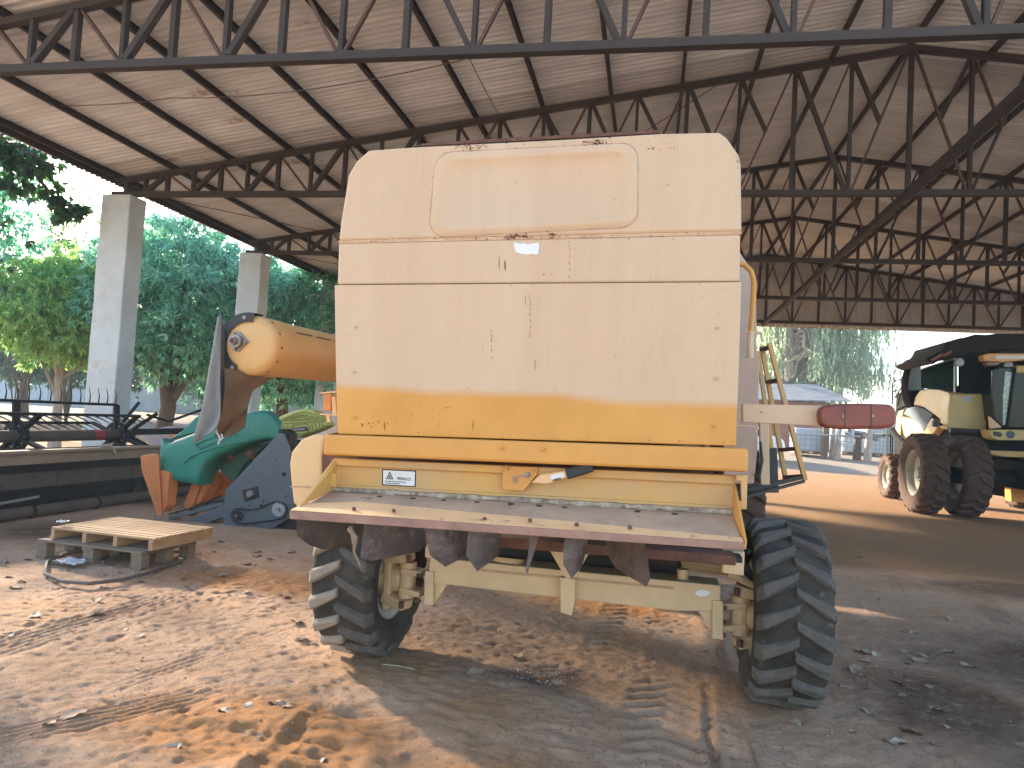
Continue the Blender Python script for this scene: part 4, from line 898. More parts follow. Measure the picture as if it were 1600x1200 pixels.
        for j in range(nv):
            for i in range(nu): a = j*(nu+1)+i; mb.f.append([a, a+1, a+nu+2, a+nu+1]); mb.mi.append(0)
        o = mb.build(name, m_, parent, smooth=True, angle=180); s = o.modifiers.new('s', 'SOLIDIFY'); s.thickness = 0.005; return o
    cloth('spout_canvas', [(341, 497, 3.9), (328, 580, 3.9), (318, 640, 3.9), (303, 692, 3.92)], [(346, 492, 3.92), (345, 590, 3.9), (345, 660, 3.9), (318, 683, 3.9)], 'canvas_grey', 2, 0.014)
    cloth('spout_canvas', [(345, 490, 3.93), (338, 590, 3.93), (339, 650, 3.93), (340, 668, 3.95)], [(362, 560, 4.02), (366, 610, 4.02), (362, 650, 4.0), (346, 668, 3.98)], 'canvas', 2, 0.02)
    cloth('spout_canvas', [(350, 575, 3.93), (352, 610, 3.93), (348, 650, 3.93), (340, 683, 3.95)], [(425, 592, 4.1), (398, 610, 4.1), (386, 640, 4.05), (345, 684, 4.0)], 'canvas2', 2, 0.02)
    cloth('spout_canvas', [(390, 600, 4.12), (372, 630, 4.12), (352, 656, 4.1), (340, 668, 4.08)], [(392, 600, 4.14), (386, 650, 4.14), (380, 672, 4.12), (350, 684, 4.1)], 'canvas2', 2, 0.01)
    MB().tube([P(343, 660, Y=3.93), P(338, 675, Y=3.92), P(344, 684, Y=3.92), P(341, 694, Y=3.93)], 0.006, 6).tube([P(346, 678, Y=3.92), P(348, 684, Y=3.92), P(342, 690, Y=3.92)], 0.005, 6).build('spout_cord', 'rag', tb)
    MB().tube([E1, (-1.4, 9.0, 2.1)], 0.2, 20).build('auger_elbow', 'tube_yellow', cb)
    return cb
make_combine()

# ------------------------------------------------------------------ leaves and trees
def leaf_mesh(name, pos, dirs, nrm, L, W, material, parent, droop=None):
    n = len(pos); side = np.cross(dirs, nrm); side /= np.linalg.norm(side, axis=1, keepdims=True)+1e-9
    up = np.cross(side, dirs)
    L = L[:, None]; W = W[:, None]
    v = np.empty((n, 4, 3)); v[:, 0] = pos; mid = pos+dirs*L*0.45+up*L*0.05
    v[:, 1] = mid+side*W/2; v[:, 3] = mid-side*W/2; v[:, 2] = pos+dirs*L-up*L*0.10
    o0 = np.array(origin(parent)) if parent else np.zeros(3)
    co = (v-o0).reshape(-1, 3)
    me = bpy.data.meshes.new(name); me.vertices.add(n*4); me.vertices.foreach_set('co', co.ravel())
    me.loops.add(n*4); me.loops.foreach_set('vertex_index', np.arange(n*4)); me.polygons.add(n); me.polygons.foreach_set('loop_start', np.arange(n)*4)
    me.update(); me.materials.append(M[material])
    return link(name, me, parent, Vector(o0))

def rosettes(centers, outs, m, L, W, spread, droop, rg):
    c = np.repeat(centers, m, 0); o = np.repeat(outs, m, 0); n = len(c)
    d = o*0.55+rg.normal(0, spread, (n, 3)); d[:, 2] -= droop*rg.uniform(0.5, 1.5, n); d /= np.linalg.norm(d, axis=1, keepdims=True)
    nr = rg.normal(0, 0.5, (n, 3))+np.array([0, 0, 1]); nr -= d*(nr*d).sum(1, keepdims=True); nr /= np.linalg.norm(nr, axis=1, keepdims=True)
    return c, d, nr, L*rg.uniform(0.7, 1.2, n), W*rg.uniform(0.7, 1.2, n)

def lobed_crown(name, parent, lobes, per, m, L, W, material, spread=0.45, droop=0.5, seed=1, inner=0.25):
    """lobes: (x,y,z,r) billows; rosettes of leaves cover each billow"""
    rg = np.random.default_rng(seed); C_, O_ = [], []
    for (x, y, z, r) in lobes:
        n = int(per*r*r); d = rg.normal(0, 1, (n, 3)); d /= np.linalg.norm(d, axis=1, keepdims=True)
        d[:, 2] = np.where(d[:, 2] < -0.35, -d[:, 2], d[:, 2])
        rr = r*(1-inner*rg.random(n)**2)*(1+0.10*np.sin(d[:, 0]*5+x)+0.08*np.sin(d[:, 1]*7+z))
        C_.append(np.array([x, y, z])+d*rr[:, None]*np.array([1, 1, 0.85])); O_.append(d)
    C_ = np.concatenate(C_); O_ = np.concatenate(O_)
    return leaf_mesh(name, *rosettes(C_, O_, m, L, W, spread, droop, rg), material, parent)

def limb_pts(a, b, n, wob, rg):
    a, b = Vector(a), Vector(b); out = []
    for k in range(n+1):
        t = k/n; p = a.lerp(b, t)
        if 0 < k < n: p += Vector((rg.uniform(-wob, wob), rg.uniform(-wob, wob), rg.uniform(-wob, wob)))
        out.append(p)
    return out

def billow_tree(label, base, spanx, spany, z0, z1, nl, lr, per, m, L, W, leaf, barkm, seed, name='mango_tree', group=None, trunk_r=0.25, droop=0.5, trunk_top=None, cat='tree', shape=1.0):
    rg = random.Random(seed); bx, by = base; t = thing(name, label, cat, (bx, by, gz(bx, by)), group)
    zc = (z0+z1)/2; hz = (z1-z0)/2; lobes = []
    for k in range(nl):
        # golden spiral over an ellipsoid shell
        ph = math.pi*(3-math.sqrt(5))*k; zz = 1-2*(k+0.5)/nl; rr = math.sqrt(max(0, 1-zz*zz))
        if zz < -0.75: rr *= 0.8
        jit = rg.uniform(0.62, 1.0); r = lr*rg.uniform(0.6, 1.25)
        lobes.append((bx+math.cos(ph)*rr*max(.1, spanx-r)*jit, by+math.sin(ph)*rr*max(.1, spany-r)*jit, zc+zz*(hz-r*0.6)*rg.uniform(.8, 1.0), r))
    lobes.append((bx, by, zc, min(spanx, spany, hz)*0.6))
    lobed_crown('crown', t, lobes, per, m, L, W, leaf, droop=droop, seed=seed)
    ztop = z0+0.55*(z1-z0); tr = MB(); g0 = gz(bx, by)-0.15
    pts = limb_pts((bx, by, g0), (bx+rg.uniform(-.3, .3), by, ztop), 6, trunk_r*0.4, rg)
    tr.tube(pts, [trunk_r*1.35]+[trunk_r*(1-0.5*k/6) for k in range(1, 7)], 10)
    tro = tr.build('trunk', barkm, t, smooth=True)
    lb = MB()
    for (x, y, z, r) in lobes[::3]:
        st = pts[rg.randint(2, 5)]; q = limb_pts(st, (x, y, z), 4, 0.18, rg); lb.tube(q, [trunk_r*f for f in (.42, .32, .24, .15, .07)], 6)
    lb.build('limbs', barkm, t, smooth=True)
    return t
def px_tree(x, Y): p = P(x, 700, Y=Y); return p.x

# mango trees beyond the left column row
xa = P(300, 500, Y=19.5).x
billow_tree('big dark mango tree with a domed crown between the two left concrete columns', (P(262, 500, Y=19.5).x, 19.8), 3.6, 3.2, 1.5, 7.15, 46, 0.95, 150, 9, 0.25, 0.055, 'mango', 'bark', 21, trunk_r=0.26, droop=0.55)
billow_tree('dark mango tree behind the folded auger, right of the second column', (P(445, 500, Y=21).x, 21.5), 3.3, 3.0, 0.9, 6.4, 40, 0.95, 140, 9, 0.25, 0.055, 'mango', 'bark', 22, trunk_r=0.24, droop=0.55)
billow_tree('sunlit yellow-green tree at the left edge with a forked pale trunk', (P(102, 500, Y=18.5).x, 18.5), 2.5, 2.2, 1.9, 5.7, 40, 0.75, 190, 9, 0.22, 0.05, 'mango_sun', 'bark_pale', 23, name='leafy_tree', trunk_r=0.15, droop=0.6)
billow_tree('low dark tree far left behind the pale trunk', (P(20, 500, Y=33).x, 34), 5.0, 4.0, 1.2, 6.0, 30, 1.5, 60, 8, 0.34, 0.09, 'far_leaf', 'bark', 24, name='shade_tree', trunk_r=0.3)
billow_tree('dark tree seen through the gap left of the first column', (P(165, 500, Y=36).x, 37), 5.0, 4.0, 1.2, 6.4, 30, 1.5, 60, 8, 0.34, 0.09, 'far_leaf', 'bark', 25, name='shade_tree', trunk_r=0.3)
billow_tree('distant tree behind the big mango crown', (P(330, 500, Y=40).x, 41), 6.5, 4.0, 1.0, 7.0, 34, 1.7, 50, 8, 0.36, 0.1, 'far_leaf', 'bark', 26, name='shade_tree', trunk_r=0.3)
billow_tree('distant tree behind the cream combine, right of the mangoes', (P(560, 500, Y=38).x, 38), 6.5, 4.0, 0.8, 6.8, 34, 1.7, 50, 8, 0.36, 0.1, 'far_leaf', 'bark', 27, name='shade_tree', trunk_r=0.3)

# thin leggy plants against the bright sky, upper left
def leggy(label, bx, by, h, n, seed):
    rg = random.Random(seed); nr = np.random.default_rng(seed); t = thing('slender_tree', label, 'tree', (bx, by, 0))
    st = MB(); C_, O_ = [], []
    for k in range(n):
        tx, ty = bx+rg.uniform(-1.3, 1.3), by+rg.uniform(-.8, .8); q = limb_pts((bx, by, 0.3), (tx, ty, h*rg.uniform(0.72, 1.0)), 7, 0.10, rg); st.tube(q, [0.035, .03, .026, .022, .018, .014, .01, .006], 5)
        for j in range(3, 8):
            for _ in range(7 if j > 5 else 4):
                d = Vector((rg.uniform(-1, 1), rg.uniform(-1, 1), rg.uniform(-.1, .7))).normalized(); e = q[j]+d*rg.uniform(0.2, 0.55); st.tube([q[j], e], [.008, .004], 4); C_.append(e); O_.append(d)
    st.build('stems', 'bark', t)
    leaf_mesh('foliage', *rosettes(np.array([tuple(c) for c in C_]), np.array([tuple(c) for c in O_]), 9, 0.24, 0.06, 0.6, 0.25, nr), 'papaya', t)
leggy('slender pale-leaved tree rising against the white sky at the left edge', P(50, 400, Y=24).x, 24, 8.6, 9, 31)
leggy('slender pale-leaved tree just left of the first column head', P(125, 400, Y=25).x, 25, 9.6, 9, 32)

# overhanging branch with broad leaves, upper left
def overhang():
    a = P(-160, 190, X=-12.2); t = thing('broadleaf_tree', 'dark broad-leaved tree whose branch hangs in front of the white sky at the left eave', 'tree', (-15.0, 7.5, 0))
    rg = random.Random(4); st = MB(); C_, O_ = [], []
    trunk = limb_pts((-15.0, 7.5, -0.1), (-14.2, 8.4, 5.0), 6, .08, rg); MB().tube(trunk, [.2, .18, .16, .15, .13, .12, .10], 10).build('trunk', 'bark', t, smooth=True)
    main = [trunk[-1], P(-60, 215, Y=10.3), P(20, 235, Y=10.7), P(62, 280, Y=11.0), P(92, 320, Y=11.2), P(118, 335, Y=11.3)]
    st.tube(main, [.09, .06, .045, .035, .025, .012], 8)
    up = P(80, 262, Y=10.8)
    segs = [(main[1], main[2]), (main[2], main[3]), (main[3], main[4]), (main[4], main[5]), (main[1], P(30, 225, Y=10.6)), (P(30, 225, Y=10.6), up), (main[2], P(15, 300, Y=10.8)), (main[1], P(-20, 280, Y=10.5))]
    for (p, q) in segs:
        st.tube([p, q], [.03, .015], 6)
        for k in range(26):
            c = p.lerp(q, rg.random()); d = Vector((rg.gauss(0, 1), rg.gauss(0, 1), rg.gauss(0, .8))).normalized(); e = c+d*rg.uniform(.03, .26); C_.append(e); O_.append(d)
    st.build('limbs', 'bark', t, smooth=True)
    leaf_mesh('foliage', *rosettes(np.array([tuple(c) for c in C_]), np.array([tuple(c) for c in O_]), 6, 0.19, 0.12, 0.5, 0.7, np.random.default_rng(4)), 'branch_leaf', t)
    lob = []  # unseen crown added out of view to thin the sun on the foreground
    for k in range(34):
        ph = 2.4*k; zz = 1-2*(k+.5)/34; rr = math.sqrt(1-zz*zz); lob.append((-16.6+3.0*rr*math.cos(ph)*rg.uniform(.5, 1), 11.6+2.6*rr*math.sin(ph)*rg.uniform(.5, 1), 5.0+2.9*zz, rg.uniform(1.2, 1.7)))
    lobed_crown('crown', t, lob, 10, 7, .24, .12, 'branch_leaf', seed=9, inner=.8)
overhang()

billow_tree('unseen tree added outside the left edge to shade the foreground', (-19.3, 17.9), 2.0, 2.0, 2.0, 9.5, 40, 1.0, 30, 8, 0.26, 0.08, 'mango', 'bark', 40, trunk_r=0.24)  # out-of-view tree, added to keep direct sun off the soil near the axle
# weeping tree far right
def weeping():
    Y = 53.0; bx = P(1236, 600, Y=Y).x; zb = gz(bx, Y); t = thing('eucalyptus_tree', 'tall weeping eucalyptus with pale trunk beyond the far end of the shed', 'tree', (bx, Y, zb))
    rg = random.Random(5); nr = np.random.default_rng(5)
    tp = [Vector((bx, Y, zb-0.2)), P(1237, 610, Y=Y), P(1234, 560, Y=Y), P(1232, 520, Y=Y), P(1220, 470, Y=Y), P(1215, 420, Y=Y)]
    MB().tube(tp, [.5, .42, .36, .30, .24, .18], 12).build('trunk', 'bark_pale', t, smooth=True)
    lb = MB(); C_, O_ = [], []
    tips = []
    for k in range(120):
        px = rg.choice([rg.uniform(1160, 1385), rg.gauss(1300, 50)]); py = rg.uniform(400, 600-(.25*max(0, px-1300)))
        if px > 1400: continue
        YY = Y+rg.uniform(-3.5, 3.5); tips.append(P(px, py, Y=YY))
    for tip in tips:
        st = tp[rg.randint(1, 5)]; q = limb_pts(st, tip, 5, 0.35, rg); lb.tube(q, [.17, .13, .10, .07, .045, .02], 5)
        for j in range(30):
            s = q[rg.randint(3, 5)]+Vector((rg.gauss(0, .6), rg.gauss(0, .6), rg.gauss(0, .3))); Ls = rg.uniform(0.5, 2.0)
            nseg = int(Ls/0.16)
            dx, dy_ = rg.uniform(-.25, .25), rg.uniform(-.25, .25)
            for i in range(nseg):
                C_.append((s.x+dx*i/nseg, s.y+dy_*i/nseg, s.z-i*0.16)); O_.append((rg.uniform(-.6, .6), rg.uniform(-.6, .6), -0.5))
    lb.build('limbs', 'bark_pale', t, smooth=True)
    C_ = np.array(C_); O_ = np.array(O_); keep = np.ones(len(C_), bool)
    keep &= C_[:, 2] > zb+3.2
    keep &= ~((np.abs(C_[:, 0]-bx+.1) < .9) & (C_[:, 1] < Y+.5))
    leaf_mesh('crown', *rosettes(C_[keep], O_[keep], 3, 0.34, 0.075, 0.28, 0.9, nr), 'euca', t)
weeping()
billow_tree('dark bushy tree just right of the combine ladder, behind the low building', (P(1200, 600, Y=50).x, 52), 5, 4, 0.8, 5.5, 24, 1.6, 40, 8, 0.38, 0.1, 'far_leaf', 'bark', 28, name='shade_tree', trunk_r=0.3)
for i, (px, YY, lab) in enumerate(((1700, 70, 'distant tree line tree beyond the second combine'), (620, 60, 'far tree hidden mostly by the combine hood'), (60, 62, 'hazy tree at the far left horizon'), (300, 66, 'hazy tree on the horizon behind the mangoes'))):
    billow_tree(lab, (P(px, 600, Y=YY).x, YY), 9, 5, 0.5, 7.0, 26, 2.4, 22, 8, 0.5, 0.14, 'far_leaf', 'bark', 50+i, name='shade_tree', trunk_r=0.3)

# ------------------------------------------------------------------ yard beyond the shed
def yard():
    # low building with grey roof
    Y = 47; z0 = 0.7
    b = thing('low_building', 'small reddish building with grey sheet roof behind the tail lamp', 'building', (P(1230, 700, Y=Y).x, Y, z0))
    xl, xr = P(1150, 650, Y=Y).x, P(1290, 650, Y=Y).x; zt = P(1250, 640, Y=Y).z
    zt = P(1250, 628, Y=Y).z
    MB().bb((xl, Y, z0-0.2), (xr, Y+5, zt)).build('wall', 'brick', b)
    MB().prism([P(1130, 600, Y=Y+1.5), P(1278, 602, Y=Y+1.5), P(1332, 628, Y=Y-1.2), P(1140, 624, Y=Y-1.2)], (0, 0, 0.06)).build('roof', 'shed_roof', b)
    for x in (1180, 1296, 1322): MB().bar(P(x, 628, Y=Y-1.1), Vector((P(x, 628, Y=Y-1.1).x, Y-1.1, z0-.1)), 0.12, 0.12).build('post', 'bark', b)
    # bulk containers
    cont = None
    def ibc(label, px, Y, z, m_, s=1.0, yaw=0.0):
        c = P(px, 700, Y=Y); t = thing('bulk_container', label, 'container', (c.x, Y, z), 'bulk containers in the yard')
        w_, h_ = 1.2*s, 1.05*s
        MB().bb((c.x-w_/2+.03, Y-w_/2+.03, z+.16), (c.x+w_/2-.03, Y+w_/2-.03, z+.16+h_)).build('tank', m_, t, bevel=0.06)
        mb = MB()
        for k in range(6):
            u = -w_/2+w_*k/5
            mb.bb((c.x+u-.014, Y-w_/2-.02, z+.14), (c.x+u+.014, Y-w_/2+.008, z+.2+h_)); mb.bb((c.x-w_/2-.02, Y+u-.014, z+.14), (c.x-w_/2+.008, Y+u+.014, z+.2+h_)); mb.bb((c.x+w_/2-.008, Y+u-.014, z+.14), (c.x+w_/2+.02, Y+u+.014, z+.2+h_))
        for k in range(5):
            zz = z+.17+h_*k/4
            mb.bb((c.x-w_/2-.025, Y-w_/2-.028, zz-.014), (c.x+w_/2+.025, Y-w_/2-.003, zz+.014)); mb.bb((c.x-w_/2-.028, Y-w_/2, zz-.014), (c.x-w_/2-.003, Y+w_/2, zz+.014))
        mb.build('cage', 'galv', t)
        MB().bb((c.x-w_/2, Y-w_/2, z), (c.x+w_/2, Y+w_/2, z+.04)).bb((c.x-w_/2, Y-w_/2, z+.1), (c.x+w_/2, Y+w_/2, z+.14)).bb((c.x-.6*s, Y-w_/2, z+.04), (c.x-.45*s, Y+w_/2, z+.1)).bb((c.x-.08, Y-w_/2, z+.04), (c.x+.08, Y+w_/2, z+.1)).bb((c.x+.45*s, Y-w_/2, z+.04), (c.x+.6*s, Y+w_/2, z+.1)).build('skid', 'wood_grey', t)
        MB().tube([(c.x, Y-.1, z+.16+h_), (c.x, Y-.1, z+.22+h_)], .11, 10).build('cap', 'ink', t)
    g = 0.7
    ibc('bluish caged bulk container left of the posts', 1258, 39, g-.02, 'ibc_blue', 1.05)
    ibc('white caged bulk container on the ground, left one of the pair by the second combine', 1367, 42, g, 'ibc', .82)
    ibc('white caged bulk container on the ground, right one of the pair by the second combine', 1390, 40, g, 'ibc', 1.0) if False else None
    ibc('white caged bulk container stacked on top of the pair, left of the second combine', 1367, 42, g+1.05, 'ibc', .82)
    ibc('pale caged bulk container standing between two thick posts', 1330, 42, g, 'ibc', 1.0)
    ibc('pale caged bulk container right against the rear of the second combine', 1400, 42, g, 'ibc', .82)
    ibc('pale caged bulk container resting on another one at the rear of the second combine', 1400, 42, g+1.05, 'ibc', .82)
    # posts
    for (px, Y, r, h, lab, m_) in ((1288, 38, .16, 2.4, 'dark thick post or trunk left of the pale posts', 'bark'), (1300, 38.5, .13, 1.35, 'short pale post beside the tall pale post', 'bark_pale'), (1309, 38, .15, 1.75, 'tall pale post in the middle of the yard', 'bark_pale'), (1339, 38.5, .20, 1.2, 'thick brown stub post under the low platform', 'bark'), (1356, 38, .19, 1.35, 'thick pale stub post at the right of the platform', 'bark_pale')):
        c = P(px, 700, Y=Y); tag(MB().tube([(c.x, Y, gz(c.x, Y)-.1), (c.x+.02, Y, g+h*.5), (c.x+.04, Y, g+h)], [r, r*.9, r*.85], 10).build('wooden_post', m_, None, smooth=True, loc=(c.x, Y, g)), lab, 'post', 'posts in the yard')
    a, b_ = P(1320, 672, Y=38.6), P(1372, 681, Y=38.6)
    tag(MB().bar(a, b_, 1.2, 0.12).bar(a+Vector((0, 0, -.2)), b_+Vector((0, 0, -.2)), .1, .12).build('plank_platform', 'shed_roof', None, loc=a), 'low grey plank platform lying across the stub posts', 'platform')
    a, b_ = P(1240, 678, Y=37.5), P(1345, 682, Y=37.5); tag(MB().tube([a, b_], .045, 8).build('pipe_rail', 'galv', None, loc=a), 'thin pale pipe rail across the posts in the yard', 'rail')
    c = P(1312, 706, Y=37.6); tag(MB().tube([c+Vector((.25, 0, 1.6)), c+Vector((-.15, 0, .9)), c+Vector((.1, 0, .35)), c+Vector((.5, 0, .5)), c+Vector((.6, 0, 1.2))], .06, 8).build('blue_hose', 'ibc_blue', None, smooth=True, loc=c), 'pale blue hose looped on the tall pale post', 'hose')
    # white car, only its tail beyond the combine
    Y = 36.0; c = P(1190, 720, Y=Y); zc = gz(c.x, Y)
    car = thing('parked_car', 'white car parked in the yard just left of the combine ladder', 'car', (c.x, Y, zc))
    prof = [(-2.1, .35), (-2.15, .75), (-1.9, 1.0), (-1.2, 1.08), (-.5, 1.5), (.9, 1.52), (1.65, 1.12), (2.1, 1.0), (2.2, .6), (2.1, .35)]
    x0 = P(1223, 700, Y=Y).x-2.2
    MB().prism([(x0+a, Y-.85, zc+b) for a, b in prof], (0, 1.7, 0)).build('body', 'car', car, bevel=0.12)
    MB().prism([(x0+a, Y-.86, zc+b) for a, b in ((-1.0, 1.08), (-.45, 1.44), (.15, 1.46), (.15, 1.06))], (0, .02, 0)).build('window', 'glass', car)
    MB().prism([(x0+a, Y-.86, zc+b) for a, b in ((.22, 1.06), (.22, 1.46), (.85, 1.46), (1.5, 1.1))], (0, .02, 0)).build('window', 'glass', car)
    for dx in (-1.35, 1.35):
        wv = MB().lathe([(0.2, -.1), (.33, -.1), (.33, .1), (.2, .1)], (x0+dx, Y-.80, zc+.33), (0, 1, 0), 20, closed=True).build('wheel', 'rubber', car)
        MB().lathe([(.001, -.09), (.2, -.09), (.2, .05)], (x0+dx, Y-.80, zc+.33), (0, 1, 0), 16).build('hub_cap', 'galv', wv)
    MB().box((x0+2.1, Y-.5, zc+.85), (.1, .3, .16)).build('tail_light', 'lens_red', car)
    # blue drum by the second combine
    c = P(1397, 716, Y=31); zc = gz(c.x, 31); tag(MB().lathe([(.001, .88), (.28, .88), (.29, .6), (.3, .59), (.29, .57), (.29, .3), (.3, .29), (.29, .27), (.29, 0)], (c.x, 31, zc), (0, 0, 1), 20).build('steel_drum', 'drum', None, smooth=True, loc=(c.x, 31, zc)), 'dark blue drum standing behind the small wheel of the second combine', 'drum')
    # pale wall beyond the mango trunks
    Y = 44; xl, xr = P(-200, 640, Y=Y).x, P(640, 640, Y=Y).x
    wl = thing('yard_wall', 'long pale wall beyond the mango trunks', 'wall', (xl, Y, .6))
    n = 14
    for k in range(n):
        a = xl+(xr-xl)*k/n; MB().bb((a+.02, Y, .3), (a+(xr-xl)/n-.02, Y+.15, 2.3)).build('wall_panel', 'wall_pale', wl)
        MB().bb((a-.12, Y-.06, .3), (a+.12, Y-.003, 2.45)).build('wall_post', 'concrete', wl)
yard()

# ------------------------------------------------------------------ hazy air
hm = bpy.data.materials.new('air_haze'); hm.use_nodes = True; _t = hm.node_tree; _t.nodes.clear(); _o = _t.nodes.new('ShaderNodeOutputMaterial'); _v = _t.nodes.new('ShaderNodeVolumePrincipled')
_v.inputs['Color'].default_value = (.86, .94, 1, 1); _v.inputs['Density'].default_value = 0.0014; _t.links.new(_v.outputs[0], _o.inputs['Volume'])
tag(MB().bb((-520, -70, -1.2), (520, 920, 14.5)).build('haze', hm, None), kind='stuff')

# ------------------------------------------------------------------ second combine, right
def second_combine():
    XS = 6.95
    front = P(1484, 640, X=XS); YF = front.y
    cb = thing('combine_harvester', 'newer pale yellow combine with dual muddy wheels parked at the right edge, facing the camera', 'combine harvester', (XS+1.4, YF+3, 0))
    # body core
    MB().bb((XS+.15, YF+.3, 1.2), (XS+3.2, YF+4.4, 3.0)).build('body_core', 'ink', cb, bevel=.05)
    def side(name, pts, th, m_, off=0.0, bevel=.03): return MB().prism([P(x, y, X=XS-off) for x, y in pts], (th, 0, 0)).build(name, m_, cb, bevel=bevel)
    def fr(name, pts, th, m_, off=0.0, bevel=.03, parent=cb): return MB().prism([P(x, y, Y=YF-off) for x, y in pts], (0, th, 0)).build(name, m_, parent, bevel=bevel)
    side('upper_side_panel', [(1427, 633), (1430, 620), (1437, 610), (1450, 607.5), (1470, 609), (1483, 614), (1481, 640), (1479, 664), (1468, 655), (1457, 646), (1442, 636)], .35, 'nh_yellow', 0)
    side('lower_side_panel', [(1408, 660), (1409, 651), (1424, 655), (1437, 663), (1443, 676), (1449, 662), (1455, 653), (1464, 659), (1469, 664), (1456, 680), (1448, 692), (1422, 695), (1412, 680)], .35, 'nh_yellow', .02)
    side('blue_side_panel', [(1411, 647), (1416, 638), (1430, 634), (1446, 640), (1457, 648), (1451, 660), (1443, 675), (1436, 663), (1424, 654)], .3, 'silver_blue', .005)
    side('rear_panel', [(1400, 652), (1404, 642), (1411, 640), (1408, 655), (1406, 681), (1399, 672)], .35, 'nh_yellow', -.02)
    side('tank_side', [(1439, 577), (1492, 560), (1492, 613), (1470, 608), (1439, 607)], .05, 'tank_glass', -.1, .005)
    MB().bar(P(1439, 577, X=XS+.05), P(1492, 560, X=XS+.05), .03, .03).bar(P(1491.5, 560, X=XS+.05), P(1491.5, 613, X=XS+.05), .03, .03).build('tank_frame', 'galv', cb)
    MB().prism([P(1500, 556, Y=YF+.25), P(1640, 556, Y=YF+.25), P(1640, 640, Y=YF+.25), P(1500, 616, Y=YF+.25)], (0, .1, 0)).build('tank_front', 'ink', cb)
    fr('front_box', [(1485, 615), (1543, 615), (1543, 673), (1481, 671), (1482, 640)], .5, 'nh_yellow', 0, .05)
    fr('box_rib', [(1534, 622), (1541, 622), (1541, 666), (1534, 666), (1531, 644)], .02, 'nh_yellow', .022, .008)
    fr('model_plate', [(1504, 619), (1519, 619.5), (1519, 627.5), (1504, 627)], .004, 'galv', .004, 0)
    # canopy tarp over the tank
    tp = [(1445, 562), (1452, 557), (1458, 555), (1466, 549), (1470, 550), (1476, 542), (1480, 533), (1487, 534), (1500, 528), (1512, 527), (1525, 522), (1540, 523), (1560, 521), (1600, 521), (1660, 524), (1660, 548), (1600, 546), (1570, 549), (1556, 547), (1540, 552), (1520, 551), (1500, 557), (1490, 556), (1478, 562), (1468, 563), (1459, 569)]
    MB().prism([P(x, y, Y=YF+.1) for x, y in tp], (0, 2.2, 0)).build('tank_tarp', 'tarp', cb, bevel=.06)
    MB().bar(P(1456, 563, Y=YF), P(1472, 554, Y=YF), .08, .05).bar(P(1474, 556, Y=YF), P(1487, 549, Y=YF), .08, .05).build('tarp_lath', 'brick', cb)
    # folded auger
    fr('auger_arm', [(1536, 555), (1545, 552), (1660, 552), (1660, 565), (1600, 563), (1570, 566), (1538, 564)], .3, 'shelf_edge', .3, .03)
    fr('auger_trim', [(1556, 555), (1660, 555), (1660, 561), (1556, 561)], .01, 'white', .312, .004)
    fr('auger_spout', [(1541, 566), (1566, 566), (1558, 571), (1545, 571)], .25, 'trough_edge', .28, .01)
    for (x, y) in ((1499, 566), (1575, 571)): MB().lathe([(.001, .05), (.09, .04), (.11, 0), (.08, -.08)], P(x, y, Y=YF-.1), (0, -1, 0), 14).build('work_light', 'galv', cb, smooth=True)
    # cab
    fr('cab_glass', [(1550, 577), (1562, 573), (1590, 573), (1640, 573), (1640, 670), (1566, 670), (1553, 655), (1549, 620)], 1.6, 'glass', .5, .04)
    fr('cab_roof', [(1588, 571), (1660, 571), (1660, 583), (1588, 583)], 1.7, 'nh_yellow', .55, .03)
    MB().bar(P(1585, 574, Y=YF-.53), P(1573, 670, Y=YF-.53), .05, .05).build('cab_pillar', 'ink', cb)
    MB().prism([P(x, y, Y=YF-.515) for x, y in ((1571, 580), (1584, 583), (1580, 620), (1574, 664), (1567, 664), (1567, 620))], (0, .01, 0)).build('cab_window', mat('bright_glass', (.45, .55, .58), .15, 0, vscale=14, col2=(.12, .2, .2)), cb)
    fa = fr('cab_fascia', [(1546, 672), (1566, 671), (1660, 672), (1660, 688), (1560, 688), (1550, 684)], .5, 'nh_yellow', .6, .02)
    fr('headlight', [(1552, 674), (1563, 675), (1567, 680), (1562, 683), (1553, 681)], .02, 'glass', .615, .004, fa)
    q = P(1579, 679, Y=YF-.605); MB().lathe([(.001, .012), (.06, .012), (.085, .008), (.09, 0)], q, (0, -1, 0), 20).build('emblem', 'silver_blue', fa)
    fr('mirror_fender', [(1552, 655), (1566, 668), (1548, 670), (1546, 650)], .1, 'cream', .55, .01)
    # front lower structure
    fr('dark_front', [(1484, 676), (1660, 690), (1660, 790), (1530, 770), (1530, 700), (1484, 690)], .3, 'ink', -.4, .02)
    fr('platform_edge', [(1545, 704), (1660, 708), (1660, 716), (1570, 714), (1547, 709)], .5, 'yellow_old', .4, .01)
    fr('feeder_bracket', [(1591, 722), (1612, 722), (1612, 786), (1580, 784), (1579, 760), (1590, 756)], .3, 'yellow', .5, .02)
    fr('feeder_side', [(1600, 716), (1700, 716), (1700, 775), (1612, 775), (1612, 722)], .8, 'yellow', .4, .02)
    MB().tube([P(1484, 672, Y=YF-.05), P(1545, 676, Y=YF-.05)], .06, 8).build('front_pipe', 'black', cb)
    MB().bar(P(1462, 661, X=XS-.2), P(1472, 664, X=XS-.05), .06, .06).box(P(1461, 662, X=XS-.25), (.12, .1, .16)).build('side_mirror', 'black', cb)
    # rotary screen disc and rear ladder rails
    c = P(1428, 610, X=XS+.2); MB().lathe([(.001, -.14), (.5, -.13), (.62, -.08), (.64, 0), (.62, .1), (.001, .12)], c+Vector((0, .1, .12)), (0.8, -.6, 0), 28).build('rotary_screen', 'grease', cb, smooth=True)
    rl = link('rear_ladder', None, cb, P(1405, 620, X=XS))
    Xr = XS+.1
